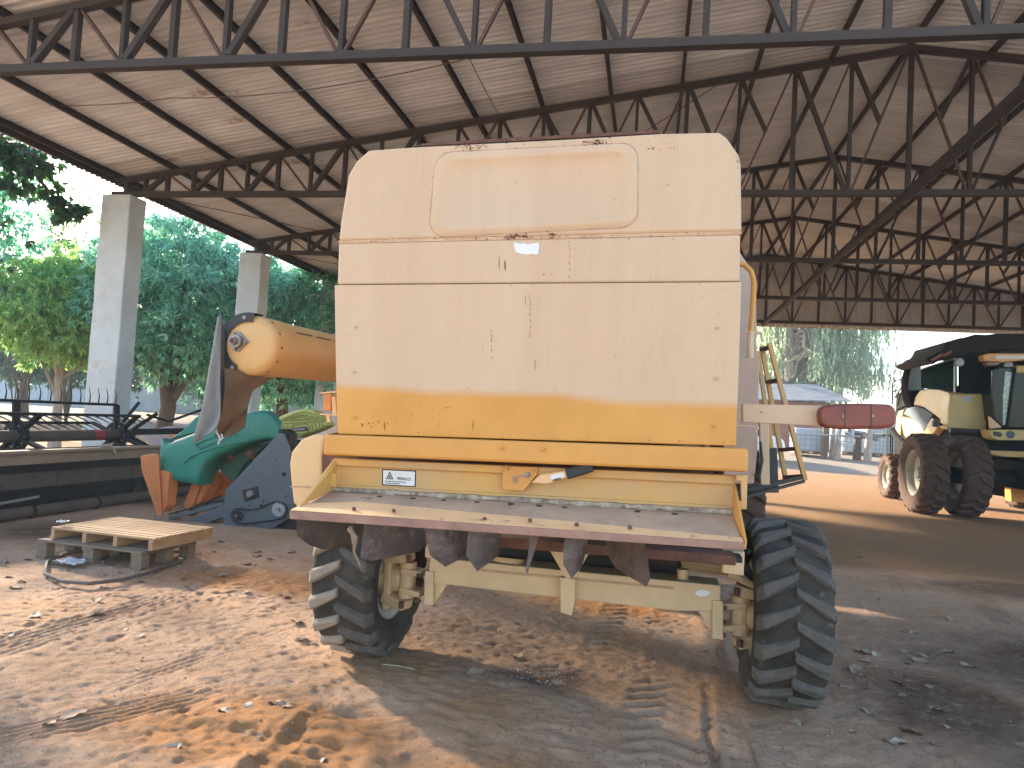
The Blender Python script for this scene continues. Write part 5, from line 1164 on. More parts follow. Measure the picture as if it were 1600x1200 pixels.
    for pl in ([(1395, 632), (1394, 600), (1399, 594), (1410, 593)], [(1402, 634), (1410, 606), (1411, 590), (1416, 585), (1416, 632)], [(1398, 622), (1408, 606), (1416, 612)], [(1394, 612), (1402, 610)], [(1400, 640), (1416, 632)]):
        MB().tube([P(x, y, X=Xr) for x, y in pl], .022, 6).build('rail', 'ink', rl)
    MB().tube([P(1394, 672, X=Xr), P(1404, 686, X=Xr), P(1416, 698, X=Xr)], .10, 8).build('rear_bumper', 'ink', cb)
    for px in (1391.5, 1394.5): MB().tube([P(px, 672, X=Xr), P(px, 716, X=Xr)], .02, 6).build('ladder_post', 'ink', cb)
    # wheels
    mud = ('rubber_mud', 'rubber_mud', 'rim_dusty')
    yf = 17.9
    make_wheel(cb, 'front_wheel', (6.08, yf, .90), .90, .52, 22, .05, .50, outer=-1, mats=mud)
    make_wheel(cb, 'front_wheel', (6.92, yf, .90), .90, .52, 22, .05, .50, outer=-1, mats=mud)
    make_wheel(cb, 'front_wheel', (9.6, yf, .90), .90, .62, 22, .05, .50, outer=1, mats=mud)
    make_wheel(cb, 'rear_wheel', (6.62, 21.8, .62), .62, .40, 18, .04, .34, outer=-1, mats=mud)
    make_wheel(cb, 'rear_wheel', (9.7, 21.6, .62), .62, .42, 18, .04, .34, outer=1, mats=mud)
    MB().tube([(6.2, yf, .9), (9.8, yf, .9)], .18, 12).tube([(6.6, 21.6, .7), (9.8, 21.6, .7)], .12, 10).bb((7.9, yf-.6, .7), (9.0, 22, 1.3)).build('axle', 'ink', cb)
second_combine()

# ------------------------------------------------------------------ grain header at the left (its back wall faces us; reel behind)
def grain_header():
    X0 = -7.7
    h = thing('grain_header', 'long dusty black and brown grain header with tined reel at the left', 'harvester header', (X0, 8.5, 0))
    ya, yb = 4.2, 12.2
    zt = P(120, 702, X=X0).z
    def z_at(y0, y1, X=X0): return P(0, y0, X=X).z, P(240, y1, X=X).z
    0 and print('hdr z', z_at(712, 690), z_at(740, 712), z_at(790, 745), z_at(815, 770), P(0, 700, X=X0).y, P(240, 700, X=X0).y)
    zt = 0.845
    def wall(name, za, zb, x_off, m_, th=.03, bevel=.004): return MB().bb((X0+x_off-th, ya, za), (X0+x_off, yb, zb)).build(name, m_, h, bevel=bevel)
    MB().bb((X0-.14, ya, zt-.05), (X0+.02, yb, zt)).build('top_rail', 'trough_edge', h, bevel=.02)
    wall('rail_web', zt-.18, zt-.05, -.02, 'trough_edge')
    wall('upper_band', zt-.28, zt-.18, -.01, 'hblack')
    k = 0; y = ya
    while y < yb-.1:
        y2 = min(y+1.45, yb); MB().bb((X0-.065, y+.006, zt-.54), (X0-.035, y2-.006, zt-.28)).build('back_panel', 'trough', h, bevel=.004); y = y2
    wall('lower_band', zt-.80, zt-.54, -.0, 'hblack')
    MB().tube([(X0+.10, ya, .085), (X0+.10, yb-.2, .085)], .075, 16).build('base_tube', 'trough', h, smooth=True)
    for yy in (8.0, 9.1): MB().tube([(X0+.10, yy, .085), (X0+.10, yy+.035, .085)], .09, 16).build('tube_clamp', 'grease', h)
    for yy in (6.8, 9.9): MB().prism([(X0+.06, yy, .14), (X0+.06, yy+.25, .14), (X0+.06, yy+.2, .26), (X0+.06, yy+.05, .26)], (.012, 0, 0)).build('lug_plate', 'grease', h)
    MB().tube([(X0+.02, 6.9, .30), (X0+.14, 7.2, .42), (X0+.14, 7.5, .44)], .02, 6).tube([(X0+.03, 6.2, .42), (X0+.2, 6.5, .42)], .06, 10).prism([(X0+.03, 6.9, .24), (X0+.03, 7.4, .40), (X0+.03, 7.5, .36), (X0+.03, 7.1, .18)], (.012, 0, 0)).build('hydraulic_fitting', 'grease', h)
    MB().bar((X0+.12, 7.55, .235), (X0+.12, 8.1, .265), .02, .03).build('bare_rod', 'galv', h)
    # trough floor, end plates
    MB().prism([(X0-.03, ya, .30), (X0-1.0, ya, .12), (X0-1.3, ya, .08), (X0-1.3, ya, .10), (X0-.9, ya, .20), (X0-.03, ya, .36)], (0, yb-ya, 0)).build('trough_floor', 'hblack', h)
    MB().prism([(X0, yb, .1), (X0, yb, zt), (X0-.6, yb, zt+.05), (X0-1.5, yb, .5), (X0-1.6, yb, .1)], (0, .03, 0)).build('end_plate', 'hblack', h)
    MB().tube([(X0-.4, ya, .45), (X0-.4, yb-.05, .45)], .18, 14).build('cross_auger', 'grease', h, smooth=True)
    # reel
    XR, ZR = X0-0.85, 0.965; ye = 10.6
    rl = link('reel', None, h, (XR, 8.5, ZR))
    MB().tube([(XR, ya, ZR), (XR, ye+.35, ZR)], .085, 18).build('reel_tube', 'trough', rl, smooth=True)
    MB().tube([(XR, ye-.55, ZR), (XR, ye-.35, ZR)], .087, 18).build('red_band', 'red', rl)
    RR = .49; angs = [95, 42, -18, -78, -138, 160]
    hubs = (8.66, ye)
    for hy in hubs:
        MB().lathe([(.08, -.01), (.22, -.01), (.22, .01), (.08, .01)], (XR, hy, ZR), (0, 1, 0), 24, closed=True).build('star_plate', 'hblack', rl)
        for a in angs:
            ar = math.radians(a); d = Vector((math.cos(ar), 0, math.sin(ar))); MB().bar(Vector((XR, hy, ZR))+d*.1, Vector((XR, hy, ZR))+d*RR, .035, .11, up=(0, 1, 0)).build('reel_arm', 'hblack', rl)
        for k in range(10): 
            a = 2*math.pi*k/10; MB().lathe([(.001, .014), (.014, .012), (.016, 0)], (XR+.15*math.cos(a), hy-.011, ZR+.15*math.sin(a)), (0, -1, 0), 6).build('bolt', 'zinc', rl)
    tm = None
    for i, a in enumerate(angs):
        ar = math.radians(a); p = Vector((XR+RR*math.cos(ar), 0, ZR+RR*math.sin(ar)))
        MB().tube([(p.x, ya, p.z), (p.x, ye+(.05 if i else 0), p.z)], .022, 8).build('bat', 'hblack', rl)
        td = Vector((-.03, 0, .26)) if i == 0 else (Vector((.20, 0.16, -.13)) if i in (1, 5) else Vector((.06, 0, -.28)))
        if tm is None or True:
            mb = MB(); mb.tube([(0, 0, 0), td*.5+Vector((.012, .012, 0)), td], [.012, .009, .004], 5); t0 = mb.build('tine', 'hblack', rl, loc=(0, 0, 0)); me_ = t0.data; t0.location = Vector((p.x, ya+.1, p.z))-origin(rl)
        yy = ya+.29
        while yy < ye: link('tine', me_, rl, (p.x, yy, p.z)); yy += .19
    # arm and hydraulic hose at the far end
    MB().bar((XR+.1, ye+.2, ZR+.05), (X0+.1, ye+1.5, ZR+.12), .09, .10).bar((XR, ye+.2, ZR), (XR+.35, ye+.5, ZR+.38), .05, .06).bar((XR, ye+.2, ZR), (XR+.6, ye+.4, ZR-.3), .05, .07).bar((XR-.1, ye+.25, ZR+.2), (XR+.1, ye+.35, ZR+.55), .04, .05).build('reel_support', 'hblack', h)
    MB().tube([(XR+.3, ye+.3, ZR+.35), (XR+.5, ye+.6, ZR+.25), (XR+.9, ye+1.0, ZR+.5), (XR+1.05, ye+1.2, ZR+.62), (XR+1.2, ye+1.25, ZR+.5), (XR+1.1, ye+1.3, ZR+.1)], .022, 8).build('hydraulic_hose', 'hblack', h, smooth=True)
    # dry crud on the rail
    p = P(165, 700, X=X0-.05); MB().tube([p+Vector((0, -.12, .02)), p+Vector((.03, .05, .04)), p+Vector((.07, .15, -.1))], [.03, .035, .02], 7).build('mud_cake', 'leaf_pale', h)
grain_header()

# ------------------------------------------------------------------ corn header (green snouts, orange points, slate side plate)
def corn_header():
    YS = 8.75
    h = thing('corn_header', 'corn header with green snouts, orange points and slate-grey side plate beside the pallets', 'harvester header', (P(400, 830, Z=0).x, YS, 0))
    base = P(430, 828, Y=YS)
    def q(pts, Y=YS, off=0.0): return [P(x, y, Y=Y+off) for x, y in pts]
    sp = MB().prism(q([(351, 826), (348, 806), (352, 766), (414, 700), (436, 676), (444, 678), (453, 700), (460, 790), (458, 806), (420, 829), (356, 830)]), (0, .03, 0)).build('side_plate', 'slate', h, bevel=.006)
    # square bearing plate, sprockets, chain, holes
    MB().prism(q([(378, 766), (402, 760), (405, 777), (382, 784)], off=-.012), (0, .011, 0)).build('bearing_plate', 'grease', sp, bevel=.003)
    MB().lathe([(.001, .05), (.03, .05), (.05, .03), (.055, 0)], P(392, 772, Y=YS-.012), (0, -1, 0), 16).build('bearing', 'zinc', sp)
    s1, s2 = P(371, 806, Y=YS-.04), P(435, 796, Y=YS-.04)
    def sprocket(c, r, n, m_):
        mb = MB(); pts = []
        for k in range(n*2):
            a = math.pi*k/n; rr = r*(1.0 if k % 2 else .90); pts.append(c+Vector((rr*math.cos(a), 0, rr*math.sin(a))))
        mb.prism(pts, (0, .014, 0)); mb.build('sprocket', m_, sp); MB().lathe([(.001, .03), (r*.25, .03), (r*.3, 0)], c, (0, -1, 0), 12).build('sprocket_hub', 'zinc', sp)
    sprocket(s1, .065, 14, 'grease'); sprocket(s2, .095, 20, 'galv')
    ch = MB(); off = [(371, 795), (385, 797), (405, 795), (420, 787), (432, 784), (444, 788), (449, 798), (444, 809), (428, 813), (400, 817), (378, 819), (365, 815), (361, 806), (364, 798), (371, 795)]
    pts = q(off, off=-.035)
    for a, b in zip(pts[:-1], pts[1:]):
        n = max(1, int((b-a).length/.028))
        for k in range(n): p = a.lerp(b, k/n); p2 = a.lerp(b, (k+.7)/n); ch.bar(p, p2, .012, .022)
    ch.build('drive_chain', 'grease', sp)
    for (x, y, r) in ((444, 741, .028), (392, 754, .008), (431, 718, .008), (447, 776, .010), (440, 765, .007), (389, 790, .009), (380, 792, .008), (408, 790, .018), (412, 783, .012)):
        MB().lathe([(.001, .004), (r, .004), (r, 0)], P(x, y, Y=YS-.002), (0, -1, 0), 12).build('hole_cap', 'ink', sp)
    MB().prism(q([(352, 828), (458, 806), (500, 812), (500, 835), (354, 838)], off=.08), (0, 2.6, 0)).build('frame_beam', 'grease', h)
    # snouts: lofted green shells; each row further along Y
    def snout(dyy, xs=0.0, main=False):
        Y = YS+dyy
        sh = link('snout', None, h, P(330, 700, Y=YS)+Vector((xs, dyy, 0)))
        off_v = Vector((xs, dyy, 0))
        # cross sections from nose (left) to tail (right): (px x, y top, y bottom, half width)
        secs = [(240, 688, 735, .07), (243, 685, 741, .11), (249, 691, 744, .14), (256, 693, 748, .16), (266, 688, 751, .18), (295, 677, 757, .20), (309, 671, 760, .21), (314, 669, 745, .21), (322, 664, 726, .22), (340, 657, 713, .22), (370, 647, 700, .22), (400, 641, 689, .17), (412, 644, 686, .12), (426, 660, 688, .06)] if main else \
               [(262, 690, 740, .12), (300, 672, 745, .20), (320, 655, 735, .22), (350, 640, 712, .22), (395, 634, 690, .22), (420, 640, 684, .18)]
        if not main: secs = secs[:3] if dyy < 1 else secs[:2]
        mb = MB(); n = 20
        for (x, yt, yb_, hw) in secs:
            T = P(x, yt, Y=YS)+off_v; B = P(x, yb_, Y=YS)+off_v; c = (T+B)/2; hh = (T-B).length/2
            for k in range(n):
                a = math.pi*2*k/n; ca, sa = math.cos(a), math.sin(a)
                px_ = abs(ca)**.32*(1 if ca > 0 else -1); pz = abs(sa)**.45*(1 if sa > 0 else -1)
                mb.v.append(Vector((c.x, c.y+.2+px_*hw, c.z+pz*hh)))
        m = len(secs)
        for i in range(m-1):
            for k in range(n): k2 = (k+1) % n; mb.f.append([i*n+k, i*n+k2, (i+1)*n+k2, (i+1)*n+k]); mb.mi.append(0)
        mb.f.append([k for k in range(n)]); mb.mi.append(0); mb.f.append([(m-1)*n+k for k in range(n)][::-1]); mb.mi.append(0)
        o = mb.build('snout_shell', 'green', sh, smooth=True, angle=60); 
        return sh, off_v
    s, ov = snout(0, 0, True)
    # pressed ribs on the near shell
    for pl in ([(285, 724), (300, 712), (330, 701), (360, 694), (385, 689)], [(305, 694), (318, 688), (345, 680), (370, 672)], [(305, 694), (312, 702), (330, 693), (372, 679)]):
        MB().tube([P(x, y, Y=YS-.025) for x, y in pl], .010, 8).build('shell_rib', 'green', s, smooth=True)
    # raised green fin behind the nose
    MB().prism([P(x, y, Y=YS+.25) for x, y in ((262, 688), (285, 672), (305, 652), (320, 644), (345, 645), (395, 648), (395, 660), (320, 672))], (0, .10, 0)).build('fin', 'green', s, bevel=.02)
    s2_, ov2 = snout(.95, .0); s3_, ov3 = snout(1.75, .1)
    # dark green inner deflectors and rust rollers between rows
    MB().prism([P(x, y, Y=YS+.35) for x, y in ((340, 700), (372, 688), (395, 694), (424, 690), (380, 728), (365, 756), (345, 738), (337, 712))], (0, .3, 0)).build('inner_deflector', 'dark_green', h, bevel=.03)
    MB().prism([P(x, y, Y=YS+.75) for x, y in ((345, 698), (395, 680), (440, 680), (400, 735), (372, 735))], (0, .2, 0)).build('inner_deflector', 'dark_green', h, bevel=.03)
    for (x, y) in ((361, 716), (392, 710)): MB().tube([P(x-3, y-3, Y=YS+.30), P(x+4, y+4, Y=YS+.42)], .04, 12).build('roller', 'brick', h)
    # orange pointed dividers
    def point(pts, Y, inner):
        o = MB().prism([P(x, y, Y=Y) for x, y in pts], (0, .035, 0)).build('point', 'orange', h, bevel=.008)
        MB().prism([P(x, y, Y=Y+.04) for x, y in inner], (0.03, .16, 0)).build('point_side', 'orange', h, bevel=.008)
    point([(219, 713), (236, 709), (247, 711), (249, 745), (252, 805), (245, 806), (233, 770), (221, 735)], YS-.06, [(249, 735), (265, 738), (260, 790), (253, 800), (248, 750)])
    point([(308, 735), (322, 733), (302, 790), (292, 796), (286, 790)], YS+.35, [(322, 735), (338, 742), (312, 785), (300, 792)])
    point([(338, 742), (349, 745), (335, 776), (323, 785), (322, 779)], YS+.95, [(349, 746), (352, 752), (338, 776), (333, 778)])
    # gathering chain frames on the floor
    for dyy, (a, b) in ((.12, ((268, 806), (352, 783))), (.5, ((300, 800), (350, 776)))):
        A, B = P(*a, Y=YS+dyy), P(*b, Y=YS+dyy); MB().bar(A-Vector((0, 0, .03)), B-Vector((0, 0, .03)), .12, .05).build('row_frame', 'slate', h, bevel=.006)
        c2 = MB(); L = (B-A).length; n = int(L/.035)
        for k in range(n): c2.bar(A.lerp(B, k/n)+Vector((0, -.05, .025)), A.lerp(B, (k+.65)/n)+Vector((0, -.05, .025)), .02, .022)
        c2.build('gathering_chain', 'grease', h)
    MB().prism([P(x, y, Y=YS+.02) for x, y in ((285, 818), (350, 788), (350, 808), (300, 826))], (0, .15, 0)).build('row_frame', 'slate', h, bevel=.01)
    for (x, y, d) in ((248, 806, 0), (281, 797, .3), (323, 786, .9)):
        c = P(x, y, Y=YS+d); MB().tube(ring(c, (0.3, -1, .4), .05, 14), .012, 6, cap=False).build('chain_wheel', 'zinc', h)
    MB().prism([P(x, y, Y=YS+.2) for x, y in ((428, 672), (441, 670), (452, 678), (450, 702), (437, 702), (430, 690))], (0, .25, 0)).build('rear_cap', 'grease', h, bevel=.02)
corn_header()

# yellow lid of another machine behind, with maroon badge
def yellow_lid():
    Y = 11.0
    t = thing('seeder_lid', 'lime-yellow ribbed plastic cover with maroon badge rising behind the corn header', 'machine cover', (P(470, 800, Z=0).x, Y, 0))
    out = [(418, 662), (440, 649), (462, 641), (475, 639), (488, 641), (500, 650), (508, 660), (513, 664), (500, 671), (465, 684), (455, 682), (432, 672), (419, 668)]
    MB().prism([P(x, y, Y=Y) for x, y in out], (0, .35, 0)).build('cover', 'lime', t, bevel=.03)
    rb = MB()
    for pl in ([(428, 661), (460, 647), (476, 643), (492, 648), (505, 657)], [(440, 657), (462, 650), (475, 648), (488, 651), (498, 655), (440, 657.5)], [(452, 655), (463, 652), (474, 651), (483, 653), (487, 654.5), (452, 655.5)], [(428, 662.5), (507, 658)],
               [(433, 665), (432, 669)], [(438, 665), (436.5, 671)], [(443.5, 665), (443, 673)], [(449.5, 664.5), (448.5, 676)], [(487, 662), (488, 673)], [(492.5, 662), (494, 671)], [(498, 661), (499.5, 669)], [(503.5, 661), (504.5, 667)],
               [(458, 664), (479, 662), (483, 666), (482, 674), (476, 677.5), (461, 678), (455, 674), (454.5, 668), (458, 664)]):
        rb.tube([P(x, y, Y=Y-.012) for x, y in pl], .011, 6)
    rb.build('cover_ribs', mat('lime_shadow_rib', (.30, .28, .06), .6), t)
    b = MB().prism([P(x, y, Y=Y-.02) for x, y in ((458, 668), (478, 666.5), (481, 669), (480, 673), (459, 674.5), (457, 671))], (0, .02, 0)).build('badge', 'maroon', t, bevel=.004)
    dx = (P(480, 671, Y=Y)-P(458, 673, Y=Y)).normalized(); text_mesh('BOCUDA', 'badge_lettering', 'white', b, P(458.8, 673.2, Y=Y-.025), dx, Vector((0, 0, 1)), .045, (0, -1, 0))
    MB().bb((P(420, 700, Y=Y).x, Y+.05, .0), (P(500, 700, Y=Y).x, Y+.3, P(460, 688, Y=Y).z)).build('lid_stand', 'grease', t, bevel=.02)
yellow_lid()
# other clutter behind: grey and orange heap (folded header parts)
p = P(255, 672, Y=14.0)
t = thing('spare_snout_stack', 'pinkish-grey spare panels with an orange tip stacked behind the green snout', 'machine parts', (p.x, 14.0, 0))
MB().prism([P(x, y, Y=14.0) for x, y in ((222, 674), (262, 666), (292, 676), (300, 700), (240, 700), (228, 690))], (0, .8, 0)).build('panel', mat('pinkish_grey_sheet', (.36, .29, .30), .6, 0, var=.2, vscale=2), t, bevel=.03)
MB().prism([P(x, y, Y=13.9) for x, y in ((262, 672), (272, 668), (280, 672), (272, 684), (264, 682))], (0, .2, 0)).build('orange_tip', 'orange', t, bevel=.02)
MB().bb((p.x-.6, 14.05, 0), (p.x+.6, 14.8, P(250, 700, Y=14).z)).build('stand', 'grease', t)

# ------------------------------------------------------------------ pallets
def pallets():
    def make(label, c0, ux, uy, lx, ly, z0, z1, slats, m_, blocks, gapf=.82, over=0):
        t = thing('wooden_pallet', label, 'pallet', (*c0, z0), 'stacked wooden pallets')
        c0 = Vector((*c0, 0)); ux = Vector((*ux, 0)).normalized(); uy = Vector((*uy, 0)).normalized()
        R = Matrix((ux, uy, Vector((0, 0, 1)))).transposed(); ang = math.atan2(ux.y, ux.x)
        w_ = lx/slats
        me = None
        for k in range(slats):
            cx = -lx/2+w_*(k+.5); c = c0+ux*cx+Vector((0, 0, z1-.011+rnd.uniform(-.002, .002)))
            if me is None or k % 4 == 0:
                me = MB().box((0, 0, 0), (w_*gapf, ly+rnd.uniform(-.02, .03), .022)).build('plank', m_, t, bevel=.003, loc=(0, 0, 0)); d = me.data; me.location = c-origin(t); me.rotation_euler = (0, rnd.uniform(-.01, .01), ang+rnd.uniform(-.008, .008))
            else:
                link('plank', d, t, c, (0, rnd.uniform(-.01, .01), ang+rnd.uniform(-.008, .008)))
        if blocks == 'stringer':
            for u in (-ly/2+.03, -ly/2+ly*.36, -ly/2+ly*.66, ly/2-.03):
                MB().box(c0+uy*u+Vector((0, 0, (z0+z1-.022)/2)), (lx, .045, z1-.023-z0), R).build('stringer', m_, t, bevel=.003)
        else:
            for u in (-ly/2+.06, 0, ly/2-.06):
                for v in (-lx/2+.06, 0, lx/2-.06): MB().box(c0+uy*u+ux*v+Vector((0, 0, (z0+.02+z1-.044)/2)), (.10, .12, z1-.046-z0-.02), R).build('block', m_, t, bevel=.004)
                MB().box(c0+uy*u+Vector((0, 0, z0+.010)), (lx, .11, .02), R).build('bottom_board', m_, t, bevel=.003)
                MB().box(c0+uy*u+Vector((0, 0, z1-.034)), (lx, .11, .02), R).build('stretcher_board', m_, t, bevel=.003)
        return t
    zt = .30
    # top pallet corners from the photograph at its own height
    A, B, C_, D = P(70, 822, Z=zt), P(228, 841, Z=zt), P(345, 824, Z=zt), P(195, 808, Z=zt)
    0 and print('pallet', A, B, C_, D)
    c = (A+B+C_+D)/4; e1 = ((B-A)+(C_-D))/2; e2 = ((C_-B)+(D-A))/2
    ux = e1.normalized(); uy = Vector((-ux.y, ux.x, 0))
    # slats run along e2 (away); widths along e1... lengths from the corners
    make('upper pallet of the stack, pale new wood with closely set slats', (c.x, c.y), (uy.x, uy.y), (-ux.x, -ux.y), e2.length*.97, e1.length, zt-.115, zt, 11, 'wood', 'stringer', .72)
    make('lower weathered block pallet under the pale one', (c.x-.09-.03*uy.x, c.y-.10), (uy.x, uy.y), (-ux.x, -ux.y), e2.length*.86, e1.length*1.02, .0, zt-.118, 7, 'wood_grey', 'block', .8)
pallets()
# hose and litter by the pallets
tag(MB().tube([P(x, y, Z=.03) for x, y in ((98, 868), (74, 878), (70, 896), (95, 908), (140, 912), (190, 906), (225, 897), (262, 884), (290, 874))], .016, 7).tube([P(x, y, Z=.05) for x, y in ((160, 878), (190, 868), (240, 866), (280, 862))], .014, 7).build('rubber_hose', 'hose', None, smooth=True, loc=P(100, 900, Z=0)), 'dusty grey hose coiled on the ground in front of the pallets', 'hose')
def rag(label, cx, cy, s, m_, seed, name='plastic_rag', cat='rag', z=.02):
    rg = random.Random(seed); c = P(cx, cy, Z=z); mb = MB(); n = 8
    for i in range(n+1):
        for j in range(n+1):
            u, v = i/n-.5, j/n-.5; rr = 1-.5*rg.random()*(abs(u)+abs(v)); mb.v.append(c+Vector((u*s*rr, v*s*.7*rr, .02+.03*rg.random())))
    for i in range(n):
        for j in range(n): a = i*(n+1)+j; mb.f.append([a, a+n+1, a+n+2, a+1]); mb.mi.append(0)
    return tag(mb.build(name, m_, None, smooth=True, angle=180, loc=c), label, cat)
rag('crumpled pale plastic lying in the hose loop before the pallets', 112, 882, .30, 'rag', 3)
rag('small scrap of pale plastic on the corner of the upper pallet', 98, 820, .12, 'rag', 4, z=.31)

# ------------------------------------------------------------------ dry leaves and twigs
def dry_leaves():
    rg = random.Random(12)
    def leafm(seed, m_):
        r = random.Random(seed); mb = MB(); n = 9
        curl = r.uniform(.25, .7); tw = r.uniform(-.6, .6)
        for i in range(n+1):
            t = i/n; w_ = .34*math.sin(math.pi*min(1, t*.97+.02))**.75; 
            for j in (-1, -.5, 0, .5, 1):
                y = j*w_; z = curl*(y*y)*1.8+.10*math.sin(t*3+seed)*curl+abs(j)*.03*math.sin(t*17+seed) - tw*y*t*.5
                mb.v.append(Vector((t-.5, y+.03*math.sin(t*9+seed)*j, z+.02)))
        for i in range(n):
            for j in range(4): a = i*5+j; mb.f.append([a, a+1, a+6, a+5]); mb.mi.append(0)
        mb.tube([(.5, 0, .03), (.72, .03, .04)], [.012, .006], 4)
        me = bpy.data.meshes.new('dry_leaf'); me.from_pydata([tuple(v) for v in mb.v], [], mb.f); me.materials.append(M[m_]); me.polygons.foreach_set('use_smooth', [True]*len(me.polygons)); me.update(); return me
    ms = [leafm(k, 'leaf_pale' if k % 3 == 0 else 'leaf_dry') for k in range(8)]
    def put(px, py, s, mi, label, group=None, rz=None):
        p = P(px, py, Z=0); p.z = gz(p.x, p.y)
        o = link('dry_leaf', ms[mi], None, p, (rg.uniform(-.25, .25), rg.uniform(-.25, .25), rz if rz is not None else rg.uniform(0, 6.3))); o.scale = (s, s, s)
        tag(o, label, 'leaf', group)
    big = leafm(21, 'leaf_pale'); ms.append(big)
    for (x, y, s, mi, lab) in ((494, 1184, .13, 8, 'large pale crumpled leaf at the bottom edge of the ground'), (387, 1112, .07, 0, 'small curled pale leaf left of the big crumpled one'), (270, 1178, .08, 3, 'curled pale leaf at the lower left'),
                               (530, 1070, .13, 3, 'long pale leaf below the left rear tyre'), (148, 962, .16, 0, 'pale leaf lying beside the long track at the left'), (808, 1028, .12, 6, 'single pale leaf on the dark soil behind the axle'),
                               (1240, 1130, .11, 3, 'pale yellow leaf just behind the right rear tyre'), (1332, 1142, .05, 0, 'small white scrap of leaf right of the right tyre'), (50, 966, .14, 3, 'pale leaf at the far left of the yard'), (505, 1042, .05, 0, 'short pale leaf at the foot of the left tyre'),
                               (1125, 985, .14, 1, 'brown leaf on the soil between the axle and the right tyre'), (1440, 1035, .17, 4, 'large brown leaf right of the right tyre'), (1340, 1050, .17, 2, 'brown crumpled leaf close to the right tyre'), (1350, 1020, .16, 5, 'brown leaf beside the right tyre, farther one')):
        put(x, y, s, mi, lab)
    boxes = [((0, 862), (480, 935), 58, 'in front of the pallets'), ((0, 935), (480, 1010), 12, 'on the open ground left of the left tyre'), ((0, 1010), (640, 1200), 14, 'in the trampled red patch at the lower left'), ((640, 960), (1160, 1190), 8, 'between the two rear tyres'),
             ((1310, 980), (1450, 1080), 30, 'in the cluster right of the right rear tyre'), ((1300, 860), (1600, 1200), 28, 'on the dark soil at the lower right'), ((1230, 740), (1600, 860), 22, 'on the ground before the second combine'), ((340, 845), (470, 890), 14, 'between the pallets and the left rear tyre')]
    for (a, b, n, where) in boxes:
        for _ in range(n):
            x, y = rg.uniform(a[0], b[0]), rg.uniform(a[1], b[1]); mi = rg.choice((0, 1, 2, 4, 5, 7, 1, 2, 4, 5, 7))
            put(x, y, rg.choice((.03, .04, .06, .09, .13))*rg.uniform(.7, 1.1), mi, ('small pale dry leaf ' if mi == 0 else 'brown dry leaf ')+where, 'dry leaves '+where)
    # twigs
    for (a, b, lab) in (((598, 1038), (648, 1046), 'thin pale straw on the ground below the left rear tyre'), ((1400, 905), (1412, 925), 'short twig on the dark soil at the right')):
        p, q = P(*a, Z=.02), P(*b, Z=.02); tag(MB().tube([p, (p+q)/2+Vector((0, 0, .006)), q], .004, 5).build('straw', 'leaf_pale', None, loc=p), lab, 'straw')
    # pebbles and crumbs of soil: countless
    cr = MB(); r = random.Random(77)
    for _ in range(12000):
        x = r.uniform(-4.8, 3.8); y = 2.1+5.0*r.random()**1.2; s = r.choice((.003, .003, .004, .005, .007)) * r.uniform(.6, 1.3)
        if vn1(x, y) < .5: continue
        z = gz_fast(x, y)
        c = Vector((x, y, z+s*.3)); vs = [c+Vector((r.uniform(.6, 1.2)*s*dx, r.uniform(.6, 1.2)*s*dy, r.uniform(.5, 1.0)*s*dz)) for dx, dy, dz in ((1, 0, 0), (-1, 0, 0), (0, 1, 0), (0, -1, 0), (0, 0, 1), (0, 0, -1))]
        cr.add(vs, [(0, 2, 4), (2, 1, 4), (1, 3, 4), (3, 0, 4), (2, 0, 5), (1, 2, 5), (3, 1, 5), (0, 3, 5)])
    tag(cr.build('soil_crumbs', mat('soil_crumb', (.42, .27, .17), .95, 0, vscale=3, col2=(.26, .165, .11)), None, recalc=False), 'crumbs of dry red soil strewn over the ground', 'soil', kind='stuff')
def vn1(x, y): return float(vnoise(np.array([x]), np.array([y]), .6, 66)[0])
_gx = np.arange(-5, 4, .04); _gy = np.arange(2, 7.3, .04); _GX, _GY = np.meshgrid(_gx, _gy, indexing='ij'); _GZ = ground_z(_GX.ravel(), _GY.ravel()).reshape(_GX.shape)
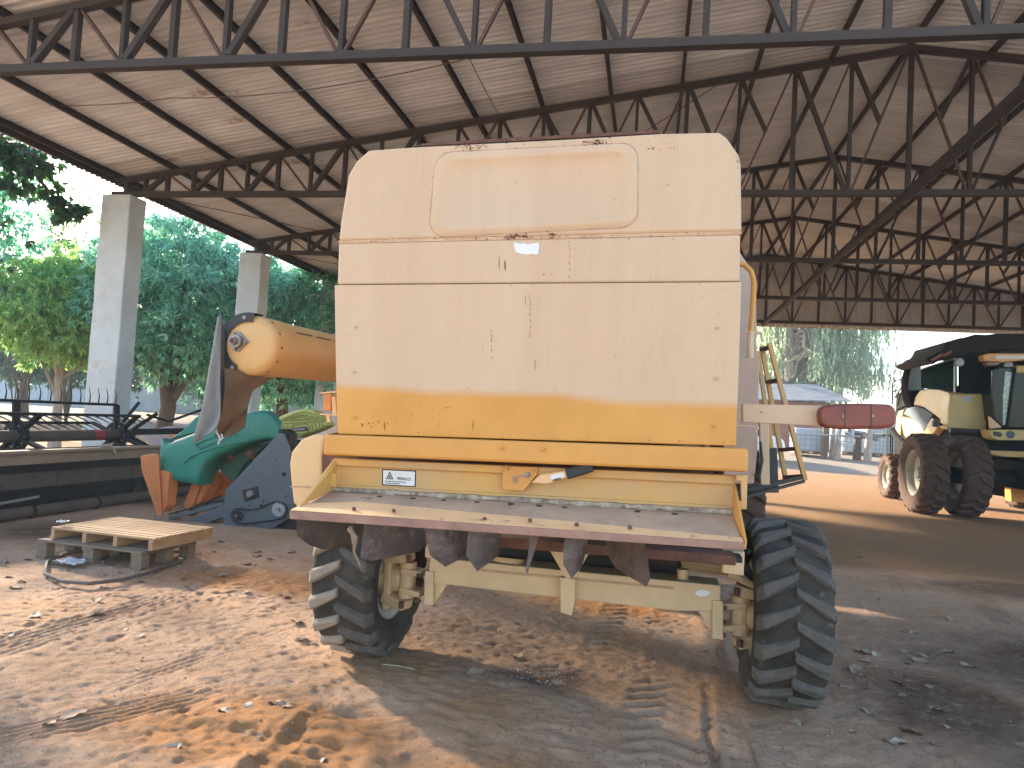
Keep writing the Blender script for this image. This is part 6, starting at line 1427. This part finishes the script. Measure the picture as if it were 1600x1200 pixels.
def gz_fast(x, y):
    i = min(max(int((x+5)/.04), 0), len(_gx)-1); j = min(max(int((y-2)/.04), 0), len(_gy)-1); return float(_GZ[i, j])
dry_leaves()
def gravel():
    r = random.Random(5); mb = MB(); c0 = P(850, 1058, Z=0)
    for _ in range(420):
        x = c0.x+r.gauss(0, .16); y = c0.y+r.gauss(0, .13); s_ = r.uniform(.002, .006); c = Vector((x, y, gz_fast(x, y)+s_*.5))
        vs = [c+Vector((r.uniform(.5, 1.2)*s_*a, r.uniform(.5, 1.2)*s_*b, r.uniform(.4, .9)*s_*d)) for a, b, d in ((1, 0, 0), (-1, 0, 0), (0, 1, 0), (0, -1, 0), (0, 0, 1), (0, 0, -1))]
        mb.add(vs, [(0, 2, 4), (2, 1, 4), (1, 3, 4), (3, 0, 4), (2, 0, 5), (1, 2, 5), (3, 1, 5), (0, 3, 5)])
    tag(mb.build('glass_crumbs', mat('bluish_chips', (.42, .48, .52), .3, 0, vscale=40, col2=(.12, .14, .16)), None, recalc=False), 'small spill of bluish glassy chips on the dark soil behind the axle', 'gravel', kind='stuff')
gravel()
def litter():
    r = random.Random(15)
    for nm, m_, n, lab in (('straw_litter', 'leaf_pale', 1500, 'fine pale straw and leaf crumbs littering the ground'), ('dark_litter', 'leaf_dry', 1900, 'fine brown plant crumbs littering the ground')):
        mb = MB()
        for _ in range(n):
            x = r.uniform(-4.7, 3.6); y = 2.2+5.2*r.random()**1.3
            if float(vnoise(np.array([x]), np.array([y]), .5, 71)[0]) < r.uniform(.25, .75): continue
            L = r.uniform(.006, .028); w_ = r.uniform(.0015, .006); a = r.uniform(0, 3.14); z = gz_fast(x, y)+.004
            d = Vector((math.cos(a), math.sin(a), r.uniform(-.2, .3))); q = Vector((-d.y, d.x, r.uniform(-.5, .5))); c = Vector((x, y, z))
            mb.add([c-d*L/2, c+q*w_/2+Vector((0, 0, .002)), c+d*L/2, c-q*w_/2], [(0, 1, 2, 3)])
        tag(mb.build(nm, m_, None, recalc=False), lab, 'litter', kind='stuff')
litter()
